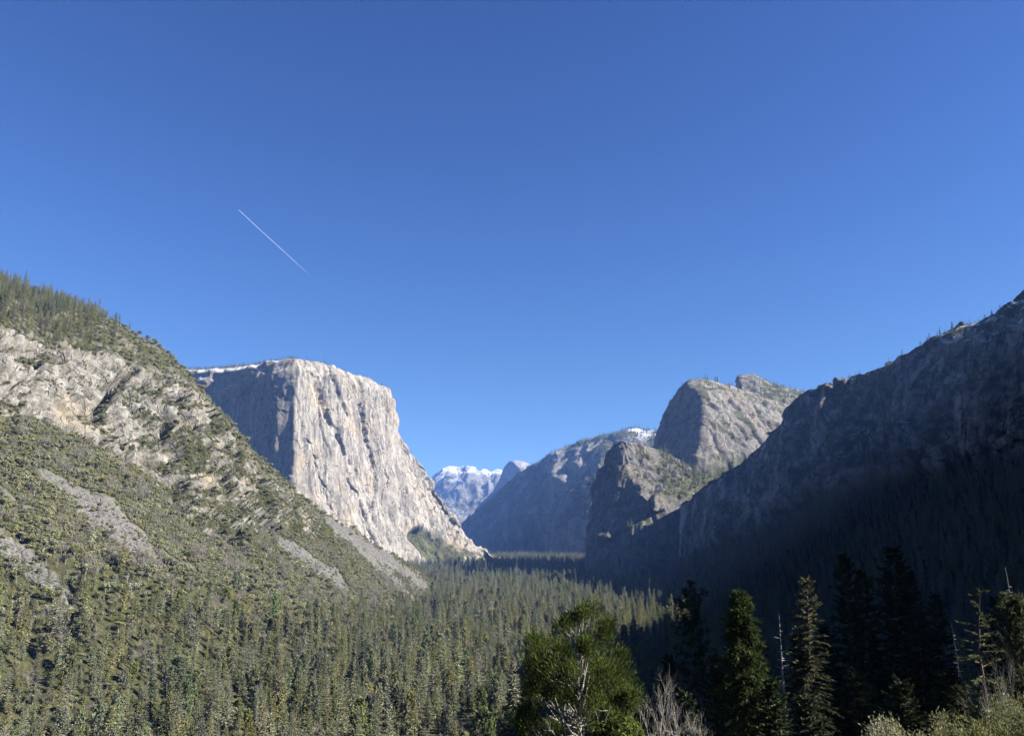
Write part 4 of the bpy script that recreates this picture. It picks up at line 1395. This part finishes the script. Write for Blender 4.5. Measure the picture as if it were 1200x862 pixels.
# dead limbs facing the viewpoint: (start height, end x, end height, out towards camera)
for h0, ex, eh, oy, sagg in [(.30, -3.4, .44, -2.2, -.6), (.34, 2.0, .47, -2.4, -.5), (.48, 2.5, .66, -2.4, -.4), (.52, -2.6, .60, -2.2, -.4), (.44, -2.2, .53, -3.0, .3), (.60, 1.6, .74, -2.6, -.2), (.63, -1.5, .80, -2.4, .1), (.70, .7, .84, -2.6, .1), (.40, 3.6, .56, -2.8, -.5), (.36, -.8, .50, -3.0, .1), (.56, .8, .62, -3.1, .3)]:
    a = np.array([0, 0, H * h0])
    b = np.array([ex, oy, H * eh])
    m1 = a * .66 + b * .34 + np.array([0, -.3, sagg * .9]) + rng.normal(size=3) * .12
    m2 = a * .33 + b * .67 + np.array([0, -.4, sagg]) + rng.normal(size=3) * .15
    parts = [tube(np.stack([a, m1, m2, b]), [.075, .055, .038, .014], 6)]
    for q in range(5):
        s = rng.uniform(.35, .95)
        p = a * (1 - s) + b * s + np.array([0, -.35, sagg * .8]) * (4 * s * (1 - s))
        d = unit(rng.normal(size=3) + np.array([0, -.2, .5]))
        L = rng.uniform(.5, 1.2)
        parts.append(tube(np.stack([p, p + d * L * .5 + rng.normal(size=3) * .06, p + d * L]), [.022, .016, .007], 4))
    V_, F_ = join(parts)
    link('bare_limb', mesh_from('bare_limb', V_, F_, [B_DEAD], smooth=True), e)

# tall shaded pine with a dead leader
foot, H = stand(806, 692, 92)
foot2, H2 = stand(797, 615, 92)
tk, cr = pine(410, H=H * 1.02, R=4.3, base=.16, whorls=24, per=5, tufts=5, needles=15, tl=.7, shape=.38, gaps=.22, nw=.09)
ld = snag(411, H2 - H, .10, 12, 1.8, .1)
LV = np.concatenate([ld[0][0], ld[1][0]]) + np.array([0, 0, H * .97]) + np.array([-.6, 0, 0]) * 0
LF = np.concatenate([ld[0][1], ld[1][1] + len(ld[0][0])])
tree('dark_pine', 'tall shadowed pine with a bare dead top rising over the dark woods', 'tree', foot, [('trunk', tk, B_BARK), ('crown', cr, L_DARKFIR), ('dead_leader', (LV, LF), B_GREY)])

# sunlit bushy pine
foot, H = stand(861, 700, 66)
tk, cr = pine(412, H=H, R=3.8, base=.05, whorls=36, per=7, tufts=5, needles=20, tl=.62, shape=.62, gaps=.1, nw=.10)
tree('bushy_pine', 'sunlit bushy pine with a narrow pointed top left of the bleached snag', 'tree', foot, [('trunk', tk, B_BARK), ('crown', cr, L_PINE)])

# sunlit fir right of the snag
foot, H = stand(942, 677, 70)
tk, cr = conifer(414, H=H, R=3.2, base=.08, whorls=56, per=7, twigs=11, tw=.26, ww=.40, droop=.42, up=(-22, 30), shape=.55, gaps=.12)
tree('pale_fir', 'pale sunlit fir with drooping sprays between the bleached snag and the black firs', 'tree', foot, [('trunk', tk, B_BARK), ('crown', cr, L_PALEFIR)])

# bleached snag
foot, H = stand(911, 718, 70)
tr, br = snag(416, H, .2, 60, 1.7, .4)
tree('dead_snag', 'bleached bare snag with short broken branches beside the pale sunlit fir', 'dead tree', foot, [('trunk', tr, B_DEAD), ('branches', br, B_DEAD)])

# black firs in the shade
DARK = [(985, 648, 128, 4.6, 'tall black-green fir right beside the pale sunlit fir'),
        (1043, 640, 140, 6.4, 'broadest and tallest of the black firs, in the middle of the group'),
        (1098, 694, 135, 4.0, 'black-green fir at the right end of the group of shaded firs'),
        (1013, 668, 118, 4.2, 'dark fir squeezed between the two tallest black firs'),
        (1070, 712, 112, 3.6, 'shorter dark fir in front of the right side of the black firs'),
        (962, 735, 100, 3.2, 'shorter dark fir in front of the pale sunlit fir'),
        (885, 738, 104, 2.6, 'thin dark fir spike between the bushy pine and the bleached snag'),
        (1075, 668, 150, 4.6, 'tall dark fir at the back right of the black fir group'),
        (930, 742, 125, 3.4, 'dark fir behind the bleached snag'),
        (1160, 700, 120, 3.6, 'dark fir behind the slender tufted conifer at the right'),
        (838, 770, 88, 2.8, 'low dark fir in front of the shadowed pine'),
        (782, 768, 100, 2.6, 'small dark fir left of the shadowed pine trunk'),
        (905, 800, 62, 2.2, 'low dark fir under the bleached snag'),
        (1000, 790, 72, 2.6, 'low dark fir at the foot of the black firs'),
        (1058, 800, 66, 2.4, 'small dark fir just behind the silvery bushes'),
        (1105, 790, 62, 2.0, 'narrow dark fir below the thin dead trunk'),
        (945, 815, 56, 2.0, 'lowest dark fir at the bottom edge under the pale fir'),
        (800, 812, 70, 2.2, 'dark young fir at the bottom edge below the shadowed pine')]
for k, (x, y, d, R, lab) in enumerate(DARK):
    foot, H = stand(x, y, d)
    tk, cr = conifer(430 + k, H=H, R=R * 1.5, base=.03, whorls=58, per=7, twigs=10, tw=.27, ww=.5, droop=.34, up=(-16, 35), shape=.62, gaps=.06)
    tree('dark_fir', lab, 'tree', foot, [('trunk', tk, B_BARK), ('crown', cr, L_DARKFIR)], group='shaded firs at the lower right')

# slender tufted conifer at the right
foot, H = stand(1137, 692, 60)
tk, cr = conifer(460, H=H, R=1.9, base=.18, whorls=20, per=5, twigs=8, tw=.36, ww=.42, droop=.2, up=(-5, 30), shape=.35, gaps=.38)
tree('slender_conifer', 'slender sparse conifer with separate tufted branches near the right edge', 'tree', foot, [('trunk', tk, B_BARK), ('crown', cr, L_PALEFIR)])
# pine with bare leader at the right edge
foot, H = stand(1184, 704, 62)
tk, cr = pine(462, H=H, R=3.4, base=.1, whorls=26, per=6, tufts=4, needles=18, tl=.6, shape=.4, gaps=.12, nw=.10)
f2, H2 = stand(1179, 664, 62)
ld = snag(463, H2 - H + .5, .07, 5, .4, .2)
LV = np.concatenate([ld[0][0], ld[1][0]]) + np.array([0, 0, H * .97])
LF = np.concatenate([ld[0][1], ld[1][1] + len(ld[0][0])])
tree('edge_pine', 'sunlit pine at the right edge with a thin bare leader above its crown', 'tree', foot, [('trunk', tk, B_BARK), ('crown', cr, L_PALEFIR), ('dead_leader', (LV, LF), B_DEAD)])
# thin dead trunk
foot, H = stand(1114, 724, 66)
tr, br = snag(464, H, .09, 26, .9, .35)
tree('dead_snag', 'thin grey dead trunk left of the slender tufted conifer', 'dead tree', foot, [('trunk', tr, B_GREY), ('branches', br, B_GREY)])
# brownish bare tree between the two right-hand conifers
foot, H = stand(1167, 792, 56)
br = branching(466, H, spread=.33, depth=3, r=.09, kids=8, upness=.5, sides=4)
br = (br[0] * np.array([.42, .42, 1]), br[1])
tree('bare_tree', 'brownish leafless bushy tree between the slender conifer and the right-edge pine', 'tree', foot, [('branches', br, B_GREY)])
# young pine alone in the dark gap
foot, H = stand(1130, 812, 42)
tk, cr = pine(468, H=H, R=1.0, base=.3, whorls=9, per=5, tufts=4, needles=13, tl=.28, shape=.35, gaps=.15, nw=.09)
tree('young_pine', 'small thin young pine in the dark gap above the silvery bushes', 'tree', foot, [('trunk', tk, B_BARK), ('crown', cr, L_PINE)])
# pale leafless tree and greens right of the cedar
foot, H = stand(774, 792, 64)
br = branching(470, H, spread=.5, depth=4, r=.17, kids=6, upness=.35, sides=4)
br = (br[0] * np.array([.62, .62, 1]), br[1])
tree('bare_tree', 'pale silver-grey leafless tree right of the rounded cedar', 'tree', foot, [('branches', br, B_PALE)])
foot, H = stand(735, 788, 82)
tk, cr = roundtree(472, H, 3.6, blobs=26, leaves=420, lw=.32)
tree('green_oak', 'round green oak against the right side of the cedar', 'tree', foot, [('trunk', tk, B_GREY), ('crown', cr, L_CEDAR)])
foot, H = stand(719, 822, 58)
tk, cr = roundtree(474, H, 3.0, blobs=26, leaves=420, lw=.26)
tree('green_oak', 'dull green oak at the bottom edge below the cedar right side', 'tree', foot, [('trunk', tk, B_GREY), ('crown', cr, L_CEDAR)])
for k, (x, y, d, lab) in enumerate([(756, 783, 150, 'small sunlit fir tip just left of the pale leafless tree'), (789, 786, 160, 'small fir tip just right of the pale leafless tree'), (598, 812, 150, 'sunlit fir tip just left of the cedar'), (620, 800, 165, 'grey-green fir tip behind the cedar left side'), (612, 838, 120, 'bright fir top at the bottom edge left of the cedar'), (640, 846, 100, 'olive fir top at the bottom edge under the cedar left side')]):
    foot, H = stand(x, y, d)
    tk, cr = conifer(480 + k, H=H, R=3.2, base=.1, whorls=30, per=6, twigs=9, tw=.3, ww=.4, shape=.6, gaps=.1)
    tree('fir_tree', lab, 'tree', foot, [('trunk', tk, B_BARK), ('crown', cr, (L_PALEFIR, L_FIR2)[k % 2])], group='fir tips beside the cedar')

# bright shrubs on the bank at the lower right
SHR = [(1012, 843, 24, 1.0, 0, 'silvery-green shrub at the left end of the bright row of bushes'),
       (1034, 840, 25, 1.0, 0, 'silvery shrub with upright shoots, second in the bright row'),
       (1060, 842, 26, 1.1, 0, 'silvery shrub with the sharpest upright shoot tips'),
       (1084, 845, 24, .9, 1, 'low olive shrub in the middle of the bright row'),
       (1109, 838, 27, 1.1, 0, 'pale shrub right of the middle, below the small young pine'),
       (1136, 836, 25, 1.1, 1, 'olive-green shrub where the bright row starts to climb'),
       (1160, 826, 26, 1.2, 1, 'yellow-green shrub halfway up the climbing end of the row'),
       (1183, 808, 28, 1.5, 1, 'tall yellow-green shrub near the right edge'),
       (1202, 800, 26, 1.5, 1, 'tallest leafy shrub cut off by the right edge')]
for k, (x, y, d, R, t, lab) in enumerate(SHR):
    foot, H = stand(x, y - 13, d, .15)
    st_, lv = bush(500 + k, H, R, stems=44, leaves=330, ll=(.10, .095)[t], lw=(.30, .48)[t], upright=(1.1, .4)[t])
    tree('shrub', lab, 'shrub', foot, [('stems', st_, B_GREY), ('foliage', lv, (L_SAGE, L_BUSH)[t])], group='bright bushes at the lower right')

# ------------------------------------------------------------------ waterfall
m, nt, out = new_mat('falling_water')
tex = N(nt, 'ShaderNodeTexCoord').outputs['Object']
mp = N(nt, 'ShaderNodeMapping', {'Vector': tex, 'Scale': (.4, .4, .045)}).outputs[0]
al = ramp(nt, noise(nt, mp, 1.0, 4, .6),   .34, .85)
df = N(nt, 'ShaderNodeBsdfDiffuse', {'Color': (.55, .58, .6, 1)})
tp = N(nt, 'ShaderNodeBsdfTransparent')
mx = N(nt, 'ShaderNodeMixShader', {0: al, 1: tp.outputs[0], 2: df.outputs[0]})
nt.links.new(mx.outputs[0], out.inputs['Surface'])
top, bot = np.array(at(798, 590, 2745)), np.array(at(796.5, 652, 2735))
s = np.linspace(0, 1, 40)
cpts = top * (1 - s)[:, None] + bot * s[:, None] + np.stack([2.5 * np.sin(s * 5), -14 * np.sqrt(s), 0 * s], 1)
V_, F_ = tube(cpts, 2.2 + 3.2 * s + .7 * np.sin(s * 23), 7)
link('waterfall', mesh_from('waterfall', V_, F_, [m], smooth=True), kind='structure')

# ------------------------------------------------------------------ vapour trail
a, b = np.array(at(279.5, 246, 15000)), np.array(at(366, 325, 16200))
L = float(np.linalg.norm(b - a))
s = np.linspace(0, 1, 30)
V_, F_ = tube(np.stack([s * L, 8 * np.sin(s * 9), 5 * np.sin(s * 7 + 1)], 1), 11 + 9 * s + 2 * np.sin(s * 37) * s, 8)
m, nt, out = new_mat('ice_vapour')
gx = N(nt, 'ShaderNodeSeparateXYZ', {0: N(nt, 'ShaderNodeTexCoord').outputs['Generated']}).outputs[0]
den = N(nt, 'ShaderNodeMapRange', {'Value': gx, 'From Min': 0, 'From Max': 1, 'To Min': .0135, 'To Max': .0}).outputs[0]
vp = N(nt, 'ShaderNodeVolumePrincipled', {'Color': (.95, .97, 1, 1), 'Density': den})
nt.links.new(vp.outputs[0], out.inputs['Volume'])
o = link('contrail', mesh_from('contrail', V_, F_, [m], smooth=True), label='thin white aircraft vapour trail fading out to the lower right in the sky', category='contrail')
o.location = a
o.rotation_euler = Vector(b - a).to_track_quat('X', 'Z').to_euler()

# ================================================================== light, air, camera
SUN_AZ, SUN_EL = math.radians(102), math.radians(33)      # clockwise from the viewing direction
SUN = Vector((math.cos(SUN_EL) * math.sin(SUN_AZ), math.cos(SUN_EL) * math.cos(SUN_AZ), math.sin(SUN_EL)))
sl = bpy.data.lights.new('sun', 'SUN')
sl.energy = 5.0
sl.angle = math.radians(.53)
sl.color = (1, .95, .87)
so = link('sun', sl)
so.rotation_euler = SUN.to_track_quat('Z', 'Y').to_euler()
so.location = (0, 0, 3000)

world = bpy.data.worlds.new('World')
scene.world = world
world.use_nodes = True
wt = world.node_tree
wt.nodes.clear()
sky = wt.nodes.new('ShaderNodeTexSky')
sky.sky_type = 'NISHITA'
sky.sun_disc = False
sky.sun_elevation = SUN_EL
sky.sun_rotation = SUN_AZ
sky.altitude = 1300
sky.air_density = 1.0
sky.dust_density = 1.1
sky.ozone_density = 5.0
bg = wt.nodes.new('ShaderNodeBackground')
bg.inputs['Strength'].default_value = .05
wo = wt.nodes.new('ShaderNodeOutputWorld')
tint = wt.nodes.new('ShaderNodeMix')
tint.data_type = 'RGBA'
tint.blend_type = 'MULTIPLY'
tint.inputs[0].default_value = 1
wg = wt.nodes.new('ShaderNodeTexCoord')
ws = wt.nodes.new('ShaderNodeSeparateXYZ')
wt.links.new(wg.outputs['Generated'], ws.inputs[0])
wr = wt.nodes.new('ShaderNodeValToRGB')      # colour balance of the sky, horizon to zenith
wr.color_ramp.elements[0].position = .12
wr.color_ramp.elements[0].color = (.395, .51, .575, 1)
wr.color_ramp.elements[1].position = .72
wr.color_ramp.elements[1].color = (.235, .36, .635, 1)
el = wr.color_ramp.elements.new(.38)
el.color = (.322, .455, .67, 1)
wt.links.new(ws.outputs[2], wr.inputs[0])
wt.links.new(wr.outputs[0], tint.inputs[7])
wt.links.new(sky.outputs[0], tint.inputs[6])
wt.links.new(tint.outputs[2], bg.inputs[0])
wt.links.new(bg.outputs[0], wo.inputs[0])

# air: one closed even volume round camera and scene
hz = bpy.data.materials.new('thin_air')
hz.use_nodes = True
ht = hz.node_tree
ht.nodes.clear()
pv = ht.nodes.new('ShaderNodeVolumePrincipled')
pv.inputs['Color'].default_value = (.19, .39, .97, 1)
pv.inputs['Density'].default_value = 2.2e-5
pv.inputs['Anisotropy'].default_value = 0.0
ho = ht.nodes.new('ShaderNodeOutputMaterial')
ht.links.new(pv.outputs[0], ho.inputs['Volume'])
x0, x1, y0, y1, z0, z1 = -17000, 17000, -3500, 25000, -215, 2300
V = [(x, y, z) for x in (x0, x1) for y in (y0, y1) for z in (z0, z1)]
Fh = [(0, 1, 3, 2), (4, 6, 7, 5), (0, 4, 5, 1), (2, 3, 7, 6), (0, 2, 6, 4), (1, 5, 7, 3)]
link('haze', mesh_from('haze', V, Fh, [hz]), kind='stuff')

cam = bpy.data.cameras.new('camera')
cam.sensor_width = 36
cam.lens = 36 * F_PX / 1200
cam.clip_start = .1
cam.clip_end = 60000
co = link('camera', cam)
co.rotation_euler = (math.pi / 2 + TILT, 0, 0)
scene.camera = co
scene.view_settings.view_transform = 'Standard'
scene.view_settings.look = 'None'
scene.view_settings.exposure = 2.12
scene.view_settings.gamma = 1
scene.cycles.max_bounces = 6
scene.cycles.volume_bounces = 0
scene.cycles.transparent_max_bounces = 16
